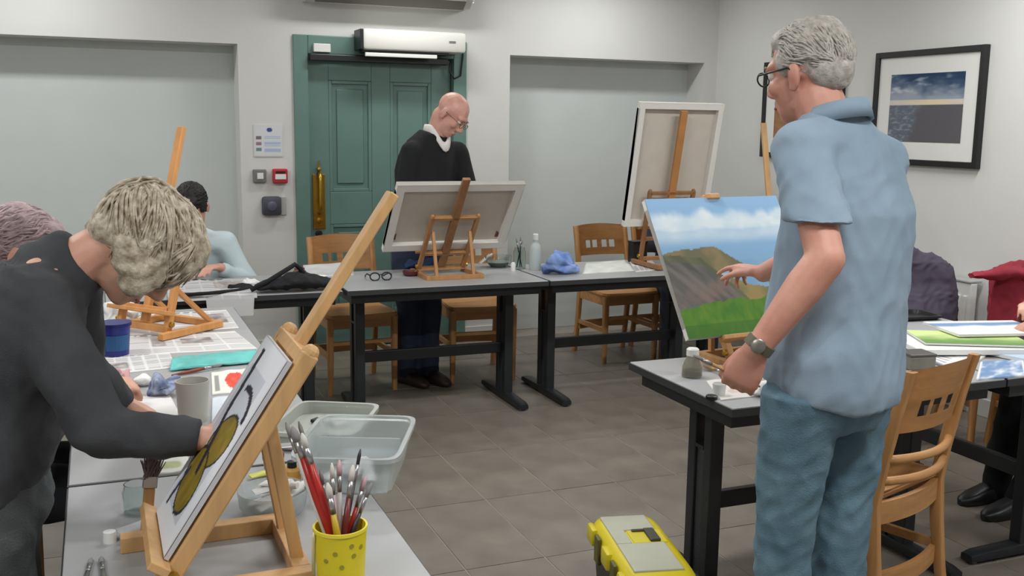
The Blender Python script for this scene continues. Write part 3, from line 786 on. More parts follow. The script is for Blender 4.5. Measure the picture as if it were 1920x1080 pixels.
def head(mb, c, face, up, sc=1.0):
    rm, c = head_frame(c, face, up)
    def P(x, y, z): return c + rm.to_3x3() @ Vector((x, y, z))*sc
    e = lambda p, r, rot=None: mb.ell(P(*p), tuple(v*sc for v in r), rm if rot is None else rm @ rot)
    e((0, -0.012, 0.035), (0.077, 0.098, 0.086)); e((0, 0.028, -0.028), (0.064, 0.068, 0.088)); e((0, 0.062, -0.092), (0.030, 0.028, 0.022))
    e((0, 0.05, -0.075), (0.046, 0.040, 0.034)); e((0, 0.070, 0.032), (0.055, 0.026, 0.022))
    mb.cap(P(0, 0.092, 0.012), P(0, 0.112, -0.026), 0.009*sc, 0.013*sc); e((0, 0.100, -0.033), (0.019, 0.014, 0.010))
    e((0, 0.089, -0.062), (0.024, 0.011, 0.007)); e((0, 0.087, -0.073), (0.021, 0.011, 0.007))
    for s in (-1, 1):
        e((s*0.043, 0.062, -0.022), (0.024, 0.026, 0.024)); e((s*0.030, 0.086, 0.026), (0.022, 0.010, 0.007))
        e((s*0.080, -0.010, -0.008), (0.010, 0.021, 0.034), Matrix.Rotation(s*R(18), 4, 'Z')); e((s*0.078, -0.004, -0.034), (0.010, 0.012, 0.013))
    return P, rm
def eyes(t, P, sc=1.0, brow=None):
    for s in (-1, 1):
        e = obj('eye', MB().ell(P(s*0.031, 0.080, 0.010), (0.0125*sc,)*3), mat('eye_white', (222, 214, 206), 0.3), t, world=True, smooth=True)
        obj('pupil', MB().ell(P(s*0.031, 0.0895, 0.010), (0.0052*sc,)*3, None, 10, 6), M_EYE, e, world=True, smooth=True)
        obj('eyebrow', MB().tube([P(s*0.015, 0.099, 0.030), P(s*0.032, 0.098, 0.036), P(s*0.050, 0.085, 0.030)], 0.0035, 6), brow or mat('brow_grey', (140, 126, 112), 0.8), t, world=True, smooth=True)
    obj('mouth', MB().tube([P(-0.020, 0.094, -0.0675), P(0, 0.1005, -0.0665), P(0.020, 0.094, -0.0675)], 0.0032, 6), M_LIP, t, world=True, smooth=True)
def torso(mb, J, grow=0.0, low=None, top=True, waist=1.0, belly=0.0):
    """sections from pelvis to shoulders; J has pel, chest, neck, right (hip axis), rsh (shoulder axis)"""
    pel, ch, nk = J['pel'], J['chest'], J['neck']; hr = J['right'].normalized(); sr = J['rsh'].normalized()
    k = J.get('k', 1.0); g = grow
    def ax(t): 
        r = (hr*(1-t) + sr*t).normalized(); return r
    def sec(p, t, rx, ry, off=0.0, d=None):
        r = ax(t); d = d or ((ch-pel) if t < 0.5 else (nk-ch)); d = d.normalized()
        r = (r - d*r.dot(d)).normalized(); f = d.cross(r)
        return (p + f*off, r*(rx*k+g), f*(ry*k+g))
    mid = pel.lerp(ch, 0.5)
    secs = []
    if low is not None: secs.append(sec(pel - (ch-pel).normalized()*low, 0, 0.172, 0.125))
    secs += [sec(pel, 0, 0.170, 0.120), sec(pel.lerp(ch, 0.3), 0.2, 0.158*waist, 0.112+belly, belly*0.5), sec(mid, 0.4, 0.152*waist, 0.108+belly, belly*0.6), sec(pel.lerp(ch, 0.8), 0.7, 0.166, 0.114+belly*0.5), sec(ch, 0.9, 0.178, 0.116),
             sec(ch.lerp(nk, 0.45), 1, 0.175, 0.098), sec(ch.lerp(nk, 0.72), 1, 0.145, 0.078)]
    if top: secs.append(sec(ch.lerp(nk, 0.98), 1, 0.075, 0.060))
    mb.loft(secs, 24, 2.3)
def limb(mb, pts, rads, n=14):
    for (a, b), (r0, r1) in zip(zip(pts, pts[1:]), zip(rads, rads[1:])): mb.cap(a, b, r0, r1, n)
def shoe(mb, ankle, fwd, sc=1.0):
    f = Vector((fwd[0], fwd[1], 0)).normalized(); s = Vector((-f.y, f.x, 0)); a = Vector((ankle.x, ankle.y, 0)); z = Vector((0, 0, 1))
    mb.loft([(a - f*0.075*sc + z*0.042, s*0.028, z*0.042), (a - f*0.055*sc + z*0.05, s*0.036, z*0.05), (a + z*0.05, s*0.038, z*0.05), (a + f*0.07*sc + z*0.038, s*0.043, z*0.038), (a + f*0.13*sc + z*0.028, s*0.044, z*0.028), (a + f*0.175*sc + z*0.02, s*0.030, z*0.02), (a + f*0.19*sc + z*0.016, s*0.012, z*0.012)], 16, 2.8)
def hairtufts(P, rm, spots, L, r, seed, lift, flow, jit=0.35, n=6, steps=7, rad=(0.084, 0.103, 0.091)):
    """locks rooted on the scalp that run along its surface; flow(s) in head space gives their direction"""
    rs = random.Random(seed); h = MB(); c = Vector((0, -0.014, 0.038)); rad = Vector(rad)
    for s in spots:
        s = Vector(s).normalized(); LL = L*rs.uniform(0.7, 1.25); lf = lift*rs.uniform(0.1, 1.0)**1.5
        sn = noise.noise_vector(s*2.6 + Vector((seed, 0, 0))); jv = sn*jit*2.2 + Vector([rs.uniform(-jit, jit)*0.3 for _ in range(3)]); jw = noise.noise_vector(s*3.3 + Vector((0, seed, 0)))*jit*1.6; lf = lift*max(0.05, 0.5+1.1*noise.noise(s*3.1 + Vector((0, 0, seed))))*rs.uniform(0.7, 1.1)
        e = s.copy(); pts = []
        for k in range(steps):
            q = k/(steps-1); m = 0.965 + 0.05*math.sin(PI*min(1, q*1.4)) + lf*q
            pts.append(P(*(c + Vector((e.x*rad.x, e.y*rad.y, e.z*rad.z))*m)))
            d = Vector(flow(e)) + jv + jw*math.sin(q*5)
            d = (d - e*d.dot(e)).normalized()
            e = (e + d*(LL/(steps-1))/0.092).normalized()
        rr = r*rs.uniform(0.7, 1.25)
        h.tube(pts, [rr*0.6, rr, rr, rr*0.95, rr*0.85, rr*0.6, rr*0.15][:steps], n)
    return h
def sphere_spots(n, keep, seed=0):
    out = []; ga = PI*(3-math.sqrt(5))
    for i in range(n):
        z = 1-2*(i+0.5)/n; r = math.sqrt(1-z*z); s = Vector((r*math.cos(ga*i), r*math.sin(ga*i), z))
        if keep(s): out.append(s)
    return out
def hair_mat(name, rgb, rgb2):
    return mat(name, rgb, 0.5, 0.2, 60, 0.25, 200, rgb2=rgb2, spec=0.3)

# ------------------------------------------------------------ 1. man in the blue shirt
def rotz(v, a):
    c, s = math.cos(a), math.sin(a); return Vector((v[0]*c - v[1]*s, v[0]*s + v[1]*c, v[2] if len(v) > 2 else 0))
def jeans_mat(name, a, b): return mat(name, a, 0.85, 0.2, 9, 0.25, 260, rgb2=b)
if True:
    F = Vector((-0.22, 0.975, 0)); Lf = Vector((-0.975, -0.22, 0)); Z = Vector((0, 0, 1))
    base = V(1.665, 2.02, 0)
    J = dict(pel=V(1.672, 1.985, 0.96), chest=V(1.722, 2.008, 1.35), neck=V(1.682, 2.048, 1.598), right=-Lf, rsh=-Lf, k=0.98)
    t = thing('person', 'standing man in light blue short sleeved shirt, faded jeans and glasses', 'person', base)
    shL = J['neck'] + Lf*0.18 + V(0.03, -0.035, -0.095); shR = J['neck'] - Lf*0.150 + V(0.03, -0.025, -0.135)
    elL = PD(1548, 486, 2.27); wrL = PD(1418, 655, 2.32); tipL = PD(1372, 745, 2.38)
    elR = V(1.945, 2.31, 1.235); wrR = PY(1432, 512, 2.50); tipR = PY(1380, 500, 2.62)
    hipL = J['pel'] + Lf*0.095 - Z*0.05; hipR = J['pel'] - Lf*0.095 - Z*0.05
    knL = V(1.565, 1.99, 0.50); anL = V(1.57, 1.965, 0.085); knR = V(1.735, 1.985, 0.50); anR = V(1.76, 1.96, 0.085)
    b = MB(); torso(b, J, -0.028)
    hc = V(1.650, 2.105, 1.684); face = V(-0.31, 0.93, -0.20); upv = V(-0.06, 0.1, 1)
    P, rm = head(b, hc, face, upv, 1.02)
    b.cap(J['neck'] - Z*0.06, hc + V(0.005, -0.03, -0.06), 0.066, 0.062)
    for sh, el, wr in ((shL, elL, wrL), (shR, elR, wrR)):
        limb(b, [J['chest'].lerp(J['neck'], 0.5), sh], [0.05, 0.042]); limb(b, [sh, sh.lerp(el, 0.5), el], [0.040, 0.046, 0.043])
        limb(b, [el, el.lerp(wr, 0.3), wr], [0.044, 0.045, 0.029])
    hand(b, wrL, tipL-wrL, V(0.55, 0.7, -0.3), V(0.1, 0.9, 0.4), (0.62, 0.66, 0.7, 0.72), 0.5, 1.05)
    hand(b, wrR, tipR-wrR, V(-0.2, 0.1, -1), V(-0.8, -0.4, 0), (0.22, 0.5, 0.75, 0.85), 0.5, 1.02)
    for hip, kn, an in ((hipL, knL, anL), (hipR, knR, anR)): limb(b, [hip, kn, an], [0.070, 0.050, 0.036])
    put('body', remesh(b, 0.0055, 3), M_SKINR, t)
    eyes(t, P, 1.02)
    # short sleeved shirt
    s = MB()
    secs_k = dict(J); nk_, ch_, pl_ = J['neck'], J['chest'], J['pel']
    s.loft([(pl_ - Z*0.052 - F*0.012, Lf*0.178, F*0.148 + Z*0.030), (pl_ - Z*0.02 - F*0.012, Lf*0.186, F*0.156 + Z*0.024), (pl_ + Z*0.06 - F*0.006, Lf*0.188, F*0.156 + Z*0.012), (pl_.lerp(ch_, 0.35), Lf*0.184, F*0.150), (pl_.lerp(ch_, 0.65), Lf*0.182, F*0.144), (ch_, Lf*0.186, F*0.136),
            (ch_.lerp(nk_, 0.42), Lf*0.184, F*0.116), (ch_.lerp(nk_, 0.70), Lf*0.148, F*0.092), (ch_.lerp(nk_, 0.90), Lf*0.092, F*0.074), (ch_.lerp(nk_, 1.0), Lf*0.066, F*0.062)], 26, 2.3)
    for sh, el, q in ((shL, elL, 0.66), (shR, elR, 0.62)):
        limb(s, [J['chest'].lerp(J['neck'], 0.62), sh], [0.085, 0.070]); e = sh.lerp(el, q)
        s.loft([(sh + Z*0.03, F*0.062, Lf*0.058), (sh, F*0.074, Lf*0.070), (sh.lerp(el, 0.3), F*0.079, Lf*0.075), (e, F*0.086, Lf*0.080), (e + (el-sh).normalized()*0.006, F*0.082, Lf*0.076)], 18)
    def fold(co):
        a = waves(co, 5, 24, 0.0050, 11, (1, 1, 0.30)) + waves(co, 4, 48, 0.0020, 12, (1, 1, 0.7))
        return a*np.clip((1.56-co[:, 2])/0.12, 0.15, 1)
    M_SHIRT = mat('light_blue_cotton', (132, 152, 170), 0.85, 0.05, 5, 0.12, 500, rgb2=(146, 166, 184))
    sh_o = put('shirt', remesh(s, 0.0075, 6, 0.5, fold), M_SHIRT, t)
    c = MB(); nk = J['neck']
    for k in range(1): 
        ring = []
        for q, (rr, zz) in enumerate(((0.068, -0.030), (0.069, 0.012), (0.073, 0.012), (0.086, -0.034))):
            ring.append([c.bm.verts.new(nk + F*(-0.014) + F*math.cos(a)*rr*1.05 + Lf*math.sin(a)*rr + Z*(zz - 0.022*math.cos(a) - 0.006)) for a in [2*PI*i/28 for i in range(28)]])
        c.skin(ring, False, False)
        for i in range(28): c.bm.faces.new((ring[3][i], ring[3][(i+1) % 28], ring[0][(i+1) % 28], ring[0][i]))
    obj('collar', c, M_SHIRT, sh_o, world=True, smooth=True)
    # jeans
    s = MB()
    d = dict(J); pz = J['pel']
    s.loft([(pz + Z*0.09, Lf*0.158, F*0.118), (pz, Lf*0.170, F*0.126), (pz - Z*0.08 - F*0.01, Lf*0.180, F*0.132), (pz - Z*0.14, Lf*0.165, F*0.115)], 24, 2.3)
    for hip, kn, an in ((hipL, knL, anL), (hipR, knR, anR)):
        s.loft([(hip - Z*0.0, Lf*0.098, F*0.112), (hip.lerp(kn, 0.35), Lf*0.090, F*0.098), (hip.lerp(kn, 0.7), Lf*0.078, F*0.083), (kn, Lf*0.073, F*0.077), (kn.lerp(an, 0.4), Lf*0.070, F*0.075), (an + Z*0.03, Lf*0.066, F*0.070), (an - Z*0.045, Lf*0.068, F*0.074)], 20, 2.2)
    def foldj(co):
        a = waves(co, 5, 20, 0.0042, 24, (1.3, 1.3, 0.75)) + waves(co, 4, 46, 0.0022, 22, (0.9, 0.9, 1.1)); return a
    jn = put('jeans', remesh(s, 0.0075, 5, 0.5, foldj), jeans_mat('faded_denim', (80, 110, 128), (108, 138, 154)), t)
    h = MB(); q = J['pel'] - F*0.152 + Lf*0.075 - Z*0.075
    for a in (0, 1):
        pk = [q + Lf*x + Z*y - F*0.004 for x, y in ((-0.06, 0.06), (0.06, 0.06), (0.06, -0.05), (0.0, -0.085), (-0.06, -0.05))]
    for a, c_ in ((anL, 0), (anR, 1)):
        m = MB(); shoe(m, a, F, 1.05); obj('shoe', m, mat('brown_shoe', (66, 48, 36), 0.5), t, world=True, smooth='auto')
    # hair
    hm = hair_mat('silver_hair', (196, 190, 182), (158, 152, 144))
    h = MB(); 
    def e(p, r): h.ell(P(*p), tuple(v*1.02 for v in r), rm)
    e((0, -0.022, 0.046), (0.083, 0.098, 0.090)); e((0, -0.060, -0.002), (0.070, 0.055, 0.060)); e((0, 0.030, 0.085), (0.062, 0.052, 0.042))
    for sx in (-1, 1): e((sx*0.068, 0.008, 0.028), (0.018, 0.040, 0.036))
    hr = put('hair', remesh(h, 0.006, 4, 0.5, lambda co: waves(co, 6, 95, 0.0022, 33, (1, 1, 0.5))), hm, t)
    sp = sphere_spots(1300, lambda s: s.z > -0.80 and not (s.y > 0.45 and s.z < 0.55) and not (abs(s.x) > 0.70 and s.z < -0.12 and s.y > -0.35) and not (s.z < -0.45 and s.y > -0.3))
    h = hairtufts(P, rm, sp, 0.05, 0.0028, 3, 0.06, lambda e: (0.35*e.x, -0.8, -0.55), 0.3, 5)
    obj('hair_locks', h, hm, hr, world=True, smooth=True)
    # glasses
    h = MB()
    for sx in (-1, 1):
        ring = [P(sx*0.034 + 0.024*math.cos(a), 0.108, 0.008 + 0.017*math.sin(a)) for a in [2*PI*i/20 for i in range(21)]]
        h.tube(ring, 0.0022, 6); h.tube([P(sx*0.058, 0.106, 0.012), P(sx*0.078, 0.09, 0.014), P(sx*0.086, 0.0, 0.012), P(sx*0.086, -0.016, -0.002)], 0.0024, 6)
    h.tube([P(-0.011, 0.109, 0.012), P(0, 0.112, 0.015), P(0.011, 0.109, 0.012)], 0.002, 6)
    obj('glasses', h, M_BLACK, t, world=True, smooth=True)
    # wristwatch
    d = (wrL-elL).normalized(); c = wrL - d*0.012
    h = MB().lathe(c, [(0.033, -0.012), (0.035, -0.011), (0.035, 0.011), (0.033, 0.012), (0.029, 0.012), (0.029, -0.012)], 20, d, close=True); w = obj('watch_strap', h, mat('watch_olive', (96, 92, 74), 0.5), t, world=True, smooth='auto')
    side = (V(-0.5, -0.8, 0.35) - d*V(-0.5, -0.8, 0.35).dot(d)).normalized()
    obj('watch_case', MB().lathe(c + side*0.033, [(0.017, 0), (0.017, 0.007), (0.013, 0.009)], 18, side), mat('watch_steel', (150, 148, 140), 0.3, metal=0.8), w, world=True, smooth='auto')
    MAN = dict(wrL=wrL, tipL=tipL, wrR=wrR, tipR=tipR, F=F, Lf=Lf)

# ------------------------------------------------------------ 2. woman leaning over the table
if True:
    Z = Vector((0, 0, 1)); F = Vector((0.97, -0.12, 0)).normalized(); Lf = Vector((-F.y, F.x, 0))
    t = thing('person', 'woman with tousled blonde grey hair and charcoal jumper bending over the table', 'person', (-0.30, 2.24, 0))
    pel = V(-0.245, 2.225, 0.87); chest = V(-0.165, 2.245, 1.12); neck = V(-0.085, 2.265, 1.268)
    J = dict(pel=pel, chest=chest, neck=neck, right=-Lf, rsh=-Lf, k=0.92)
    shR = PD(62, 572, 1.98); shL = neck + Lf*0.15 + V(-0.01, 0, -0.06)
    elR = PD(192, 812, 1.90); wrR = PD(384, 822, 1.95); tipR = PD(470, 782, 2.0)
    elL = V(-0.05, 2.62, 0.955); wrL = PD(230, 752, 2.66); tipL = PD(314, 790, 2.68)
    b = MB(); torso(b, J, -0.012, low=0.1)
    hc = PD(262, 462, 2.14); face = V(0.50, -0.10, -0.86); upv = V(0.86, 0, 0.5)
    P, rm = head(b, hc, face, upv, 0.98)
    limb(b, [neck - Z*0.04, neck.lerp(hc, 0.45), P(0, -0.02, -0.045)], [0.058, 0.052, 0.055])
    for sh, el, wr in ((shL, elL, wrL), (shR, elR, wrR)):
        limb(b, [chest.lerp(neck, 0.7), sh], [0.06, 0.052]); limb(b, [sh, el], [0.046, 0.036]); limb(b, [el, el.lerp(wr, 0.3), wr], [0.036, 0.036, 0.024])
    hand(b, wrR, tipR-wrR, V(0.4, 0.2, -0.6), V(0, 0.6, 0.8), (0.35, 0.5, 0.6, 0.7), 0.45, 0.9)
    hand(b, wrL, tipL-wrL, V(0.1, -0.3, -1), V(0.3, -0.9, 0), (0.3, 0.4, 0.45, 0.5), 0.6, 0.95)
    hipL = pel + Lf*0.085 - Z*0.05; hipR = pel - Lf*0.085 - Z*0.05
    knL = V(-0.23, 2.33, 0.46); anL = V(-0.29, 2.34, 0.085); knR = V(-0.215, 2.13, 0.46); anR = V(-0.28, 2.12, 0.085)
    for hip, kn, an in ((hipL, knL, anL), (hipR, knR, anR)): limb(b, [hip, kn, an], [0.075, 0.05, 0.034])
    put('body', remesh(b, 0.0055, 3), M_SKIN, t); eyes(t, P, 0.98)
    s = MB(); torso(s, J, 0.020, low=0.06, top=False, belly=0.015)
    nd = (hc-neck).normalized()
    na = (neck.lerp(hc, 0.45) - (neck - Z*0.04)).normalized(); ny = na.cross(-Lf).normalized(); nb = neck - Z*0.04
    s.loft([(chest.lerp(neck, 0.6), -Lf*0.14, F*0.085), (nb - na*0.02, -Lf*0.115, ny*0.095), (nb + na*0.03, -Lf*0.084, ny*0.080), (nb + na*0.058, -Lf*0.070, ny*0.070), (nb + na*0.062, -Lf*0.064, ny*0.064)], 22)
    for sh, el, wr in ((shL, elL, wrL), (shR, elR, wrR)):
        limb(s, [chest.lerp(neck, 0.55), sh], [0.085, 0.078]); limb(s, [sh, sh.lerp(el, 0.5), el], [0.078, 0.067, 0.056]); limb(s, [el, el.lerp(wr, 0.5)], [0.056, 0.050])
        d = (wr-el).normalized(); x = d.orthogonal().normalized(); y = d.cross(x)
        s.loft([(el.lerp(wr, 0.4), x*0.052, y*0.052), (el.lerp(wr, 0.8), x*0.044, y*0.044), (wr - d*0.01, x*0.041, y*0.041), (wr - d*0.004, x*0.034, y*0.034)], 18)
    M_J = mat('charcoal_knit', (56, 58, 62), 0.95, 0.1, 10, 0.3, 420, rgb2=(68, 70, 73))
    put('jumper', remesh(s, 0.0075, 6, 0.5, lambda co: waves(co, 6, 20, 0.0045, 41, (0.8, 1, 1)) + waves(co, 4, 46, 0.002, 42)), M_J, t)
    # pale neckline strip over the far shoulder
    h = MB(); q0 = PD(-10, 520, 2.10); q1 = PD(92, 491, 2.16)
    h.loft([(q0, V(0, 0, 0.018), V(0.004, -0.02, 0)), (q0.lerp(q1, 0.5)+V(0, 0, 0.012), V(0, 0, 0.014), V(0.004, -0.02, 0)), (q1, V(0, 0, 0.004), V(0.004, -0.012, 0))], 12)
    obj('undershirt_strap', h, mat('cream_cloth', (222, 204, 190), 0.8), t, world=True, smooth=True)
    s = MB()
    s.loft([(pel + Z*0.045, Lf*0.163, F*0.118), (pel - Z*0.03, Lf*0.172, F*0.128), (pel - Z*0.10, Lf*0.172, F*0.128), (pel - Z*0.15, Lf*0.155, F*0.110)], 24, 2.3)
    for hip, kn, an in ((hipL, knL, anL), (hipR, knR, anR)):
        s.loft([(hip, Lf*0.088, F*0.108), (hip.lerp(kn, 0.4), Lf*0.084, F*0.094), (kn, Lf*0.066, F*0.072), (an + Z*0.03, Lf*0.056, F*0.060), (an - Z*0.04, Lf*0.058, F*0.066)], 20, 2.2)
    put('jeans', remesh(s, 0.0075, 5, 0.5, lambda co: waves(co, 6, 20, 0.005, 51, (0.7, 0.7, 1.1)) + waves(co, 5, 46, 0.002, 52)), jeans_mat('grey_denim', (62, 68, 70), (84, 88, 90)), t)
    for a in (anL, anR):
        m = MB(); shoe(m, a, F, 0.95); obj('shoe', m, M_BLACK, t, world=True, smooth='auto')
    hm = hair_mat('ash_blonde_hair', (214, 203, 184), (146, 131, 110))
    h = MB()
    def e(p, r): h.ell(P(*p), r, rm)
    e((0, -0.016, 0.040), (0.090, 0.110, 0.098)); e((0, -0.055, -0.010), (0.082, 0.066, 0.070)); e((0, 0.040, 0.080), (0.076, 0.070, 0.052))
    for sx in (-1, 1): e((sx*0.076, 0.018, 0.0), (0.024, 0.060, 0.068)); e((sx*0.066, 0.052, -0.025), (0.022, 0.046, 0.058)); e((sx*0.084, -0.006, -0.004), (0.020, 0.046, 0.052))
    e((0, 0.088, 0.055), (0.066, 0.030, 0.030))
    hr = put('hair', remesh(h, 0.006, 4, 0.5, lambda co: waves(co, 6, 60, 0.0032, 61, (0.8, 1, 1))), hm, t)
    sp = sphere_spots(1700, lambda s: s.z > -0.86 and not (s.y > 0.75 and s.z < 0.15 and abs(s.x) < 0.45) and not (s.y > 0.35 and s.z < -0.6))
    gd = rm.to_3x3().transposed() @ Vector((-0.15, -0.1, -1)); h = hairtufts(P, rm, sp, 0.125, 0.0034, 8, 0.26, lambda e: (gd.x*0.8 + e.x*0.3, gd.y*0.6 + 0.25, gd.z*0.6 - 0.55), 0.55, 6, rad=(0.092, 0.113, 0.099))
    obj('hair_locks', h, hm, hr, world=True, smooth=True)
    h = MB(); h.ell(P(0.02, -0.105, 0.00), (0.018, 0.014, 0.022), rm); obj('hair_clip', h, M_BLACK, t, world=True, smooth=True)

# ------------------------------------------------------------ 3. bald man behind the tilted canvas
if True:
    Z = Vector((0, 0, 1)); F = Vector((0.42, -0.91, 0)).normalized(); Lf = Vector((-F.y, F.x, 0))
    t = thing('person', 'bald man in black jumper over white collar, looking down at his canvas', 'person', (1.74, 5.70, 0))
    pel = V(1.735, 5.735, 0.90); chest = V(1.775, 5.72, 1.24); neck = V(1.83, 5.68, 1.50)
    J = dict(pel=pel, chest=chest, neck=neck, right=-Lf, rsh=-Lf, k=1.02)
    hc = PY(846, 214, 5.60); face = V(0.50, -0.52, -0.72); upv = V(0.5, -0.35, 0.8)
    b = MB(); torso(b, J, -0.012)
    P, rm = head(b, hc, face, upv, 1.0)
    limb(b, [neck - Z*0.04, P(0, -0.03, -0.05)], [0.062, 0.060])
    shR = neck - Lf*0.185 + V(0, 0, -0.115); shL = neck + Lf*0.175 + V(0.0, 0, -0.12)
    elR = V(1.60, 5.60, 1.08); wrR = V(1.67, 5.475, 0.94); elL = V(2.07, 5.70, 1.09); wrL = V(1.99, 5.50, 0.96)
    for sh, el, wr in ((shL, elL, wrL), (shR, elR, wrR)):
        limb(b, [chest.lerp(neck, 0.5), sh], [0.045, 0.038]); limb(b, [sh, el], [0.040, 0.040]); limb(b, [el, el.lerp(wr, 0.3), wr], [0.042, 0.042, 0.028])
    hand(b, wrR, V(0.3, -0.5, -0.4), V(0.3, 0, -1), V(1, 0, 0), (0.4, 0.45, 0.5, 0.5), 0.5, 1.0)
    hand(b, wrL, V(-0.3, -0.5, -0.5), V(-0.3, 0, -1), V(-1, 0, 0), (0.4, 0.45, 0.5, 0.5), 0.5, 1.0)
    hipL = pel + Lf*0.085 - Z*0.04; hipR = pel - Lf*0.085 - Z*0.04
    knL = V(1.80, 5.69, 0.47); anL = V(1.80, 5.72, 0.085); knR = V(1.665, 5.70, 0.47); anR = V(1.665, 5.73, 0.085)
    for hip, kn, an in ((hipL, knL, anL), (hipR, knR, anR)): limb(b, [hip, kn, an], [0.078, 0.052, 0.036])
    put('body', remesh(b, 0.006, 3), mat('skin_pink', (206, 150, 134), 0.42, 0.08, 14, 0.04, 100, sub=0.12, rgb2=(222, 172, 156)), t); eyes(t, P)
    s = MB(); torso(s, J, 0.018, low=0.05, top=True)
    for sh, el, wr in ((shL, elL, wrL), (shR, elR, wrR)):
        limb(s, [chest.lerp(neck, 0.6), sh], [0.075, 0.066]); limb(s, [sh, sh.lerp(el, 0.5), el], [0.068, 0.064, 0.056]); limb(s, [el, el.lerp(wr, 0.85)], [0.056, 0.044])
    jm = put('jumper', remesh(s, 0.008, 6, 0.5, lambda co: waves(co, 6, 18, 0.0045, 71, (1, 1, 0.6))), mat('black_knit', (24, 26, 28), 0.95, 0.1, 10, 0.2, 300), t)
    # white shirt collar following the V neck
    c = MB(); cen = neck + Z*0.012
    ring = []
    for rr, zz in ((0.061, 0.018), (0.064, 0.026), (0.069, 0.020), (0.080, -0.028), (0.070, -0.032)):
        ring.append([c.bm.verts.new(cen + F*(math.cos(a)*rr*1.10 + 0.008) + Lf*math.sin(a)*rr + Z*(zz - 0.10*max(0, math.cos(a))**3 + 0.004)) for a in [2*PI*i/28 for i in range(28)]])
    c.skin(ring, False, False)
    for i in range(28): c.bm.faces.new((ring[-1][i], ring[-1][(i+1) % 28], ring[0][(i+1) % 28], ring[0][i]))
    obj('white_collar', c, mat('white_cotton', (232, 230, 226), 0.8), t, world=True, smooth=True)
    s = MB()
    s.loft([(pel + Z*0.06, Lf*0.165, F*0.115), (pel - Z*0.04, Lf*0.172, F*0.125), (pel - Z*0.13, Lf*0.155, F*0.110)], 22, 2.3)
    for hip, kn, an in ((hipL, knL, anL), (hipR, knR, anR)):
        s.loft([(hip, Lf*0.088, F*0.105), (hip.lerp(kn, 0.4), Lf*0.084, F*0.092), (kn, Lf*0.070, F*0.074), (an + Z*0.03, Lf*0.062, F*0.066), (an - Z*0.04, Lf*0.064, F*0.070)], 18, 2.2)
    put('jeans', remesh(s, 0.009, 4, 0.5, lambda co: waves(co, 6, 20, 0.006, 81)), jeans_mat('dark_denim', (32, 40, 60), (44, 54, 76)), t)
    for a in (anL, anR):
        m = MB(); shoe(m, a, F); obj('shoe', m, mat('dark_brown_shoe', (48, 34, 28), 0.5), t, world=True, smooth='auto')
    h = MB()
    for sx in (-1, 1):
        ring = [P(sx*0.033 + 0.022*math.cos(a), 0.108, 0.006 + 0.014*math.sin(a)) for a in [2*PI*i/18 for i in range(19)]]
        h.tube(ring, 0.0016, 6); h.tube([P(sx*0.055, 0.106, 0.010), P(sx*0.078, 0.08, 0.014), P(sx*0.084, -0.012, 0.004)], 0.0018, 6)
    obj('glasses', h, mat('wire_rim', (120, 96, 70), 0.35, metal=0.7), t, world=True, smooth=True)

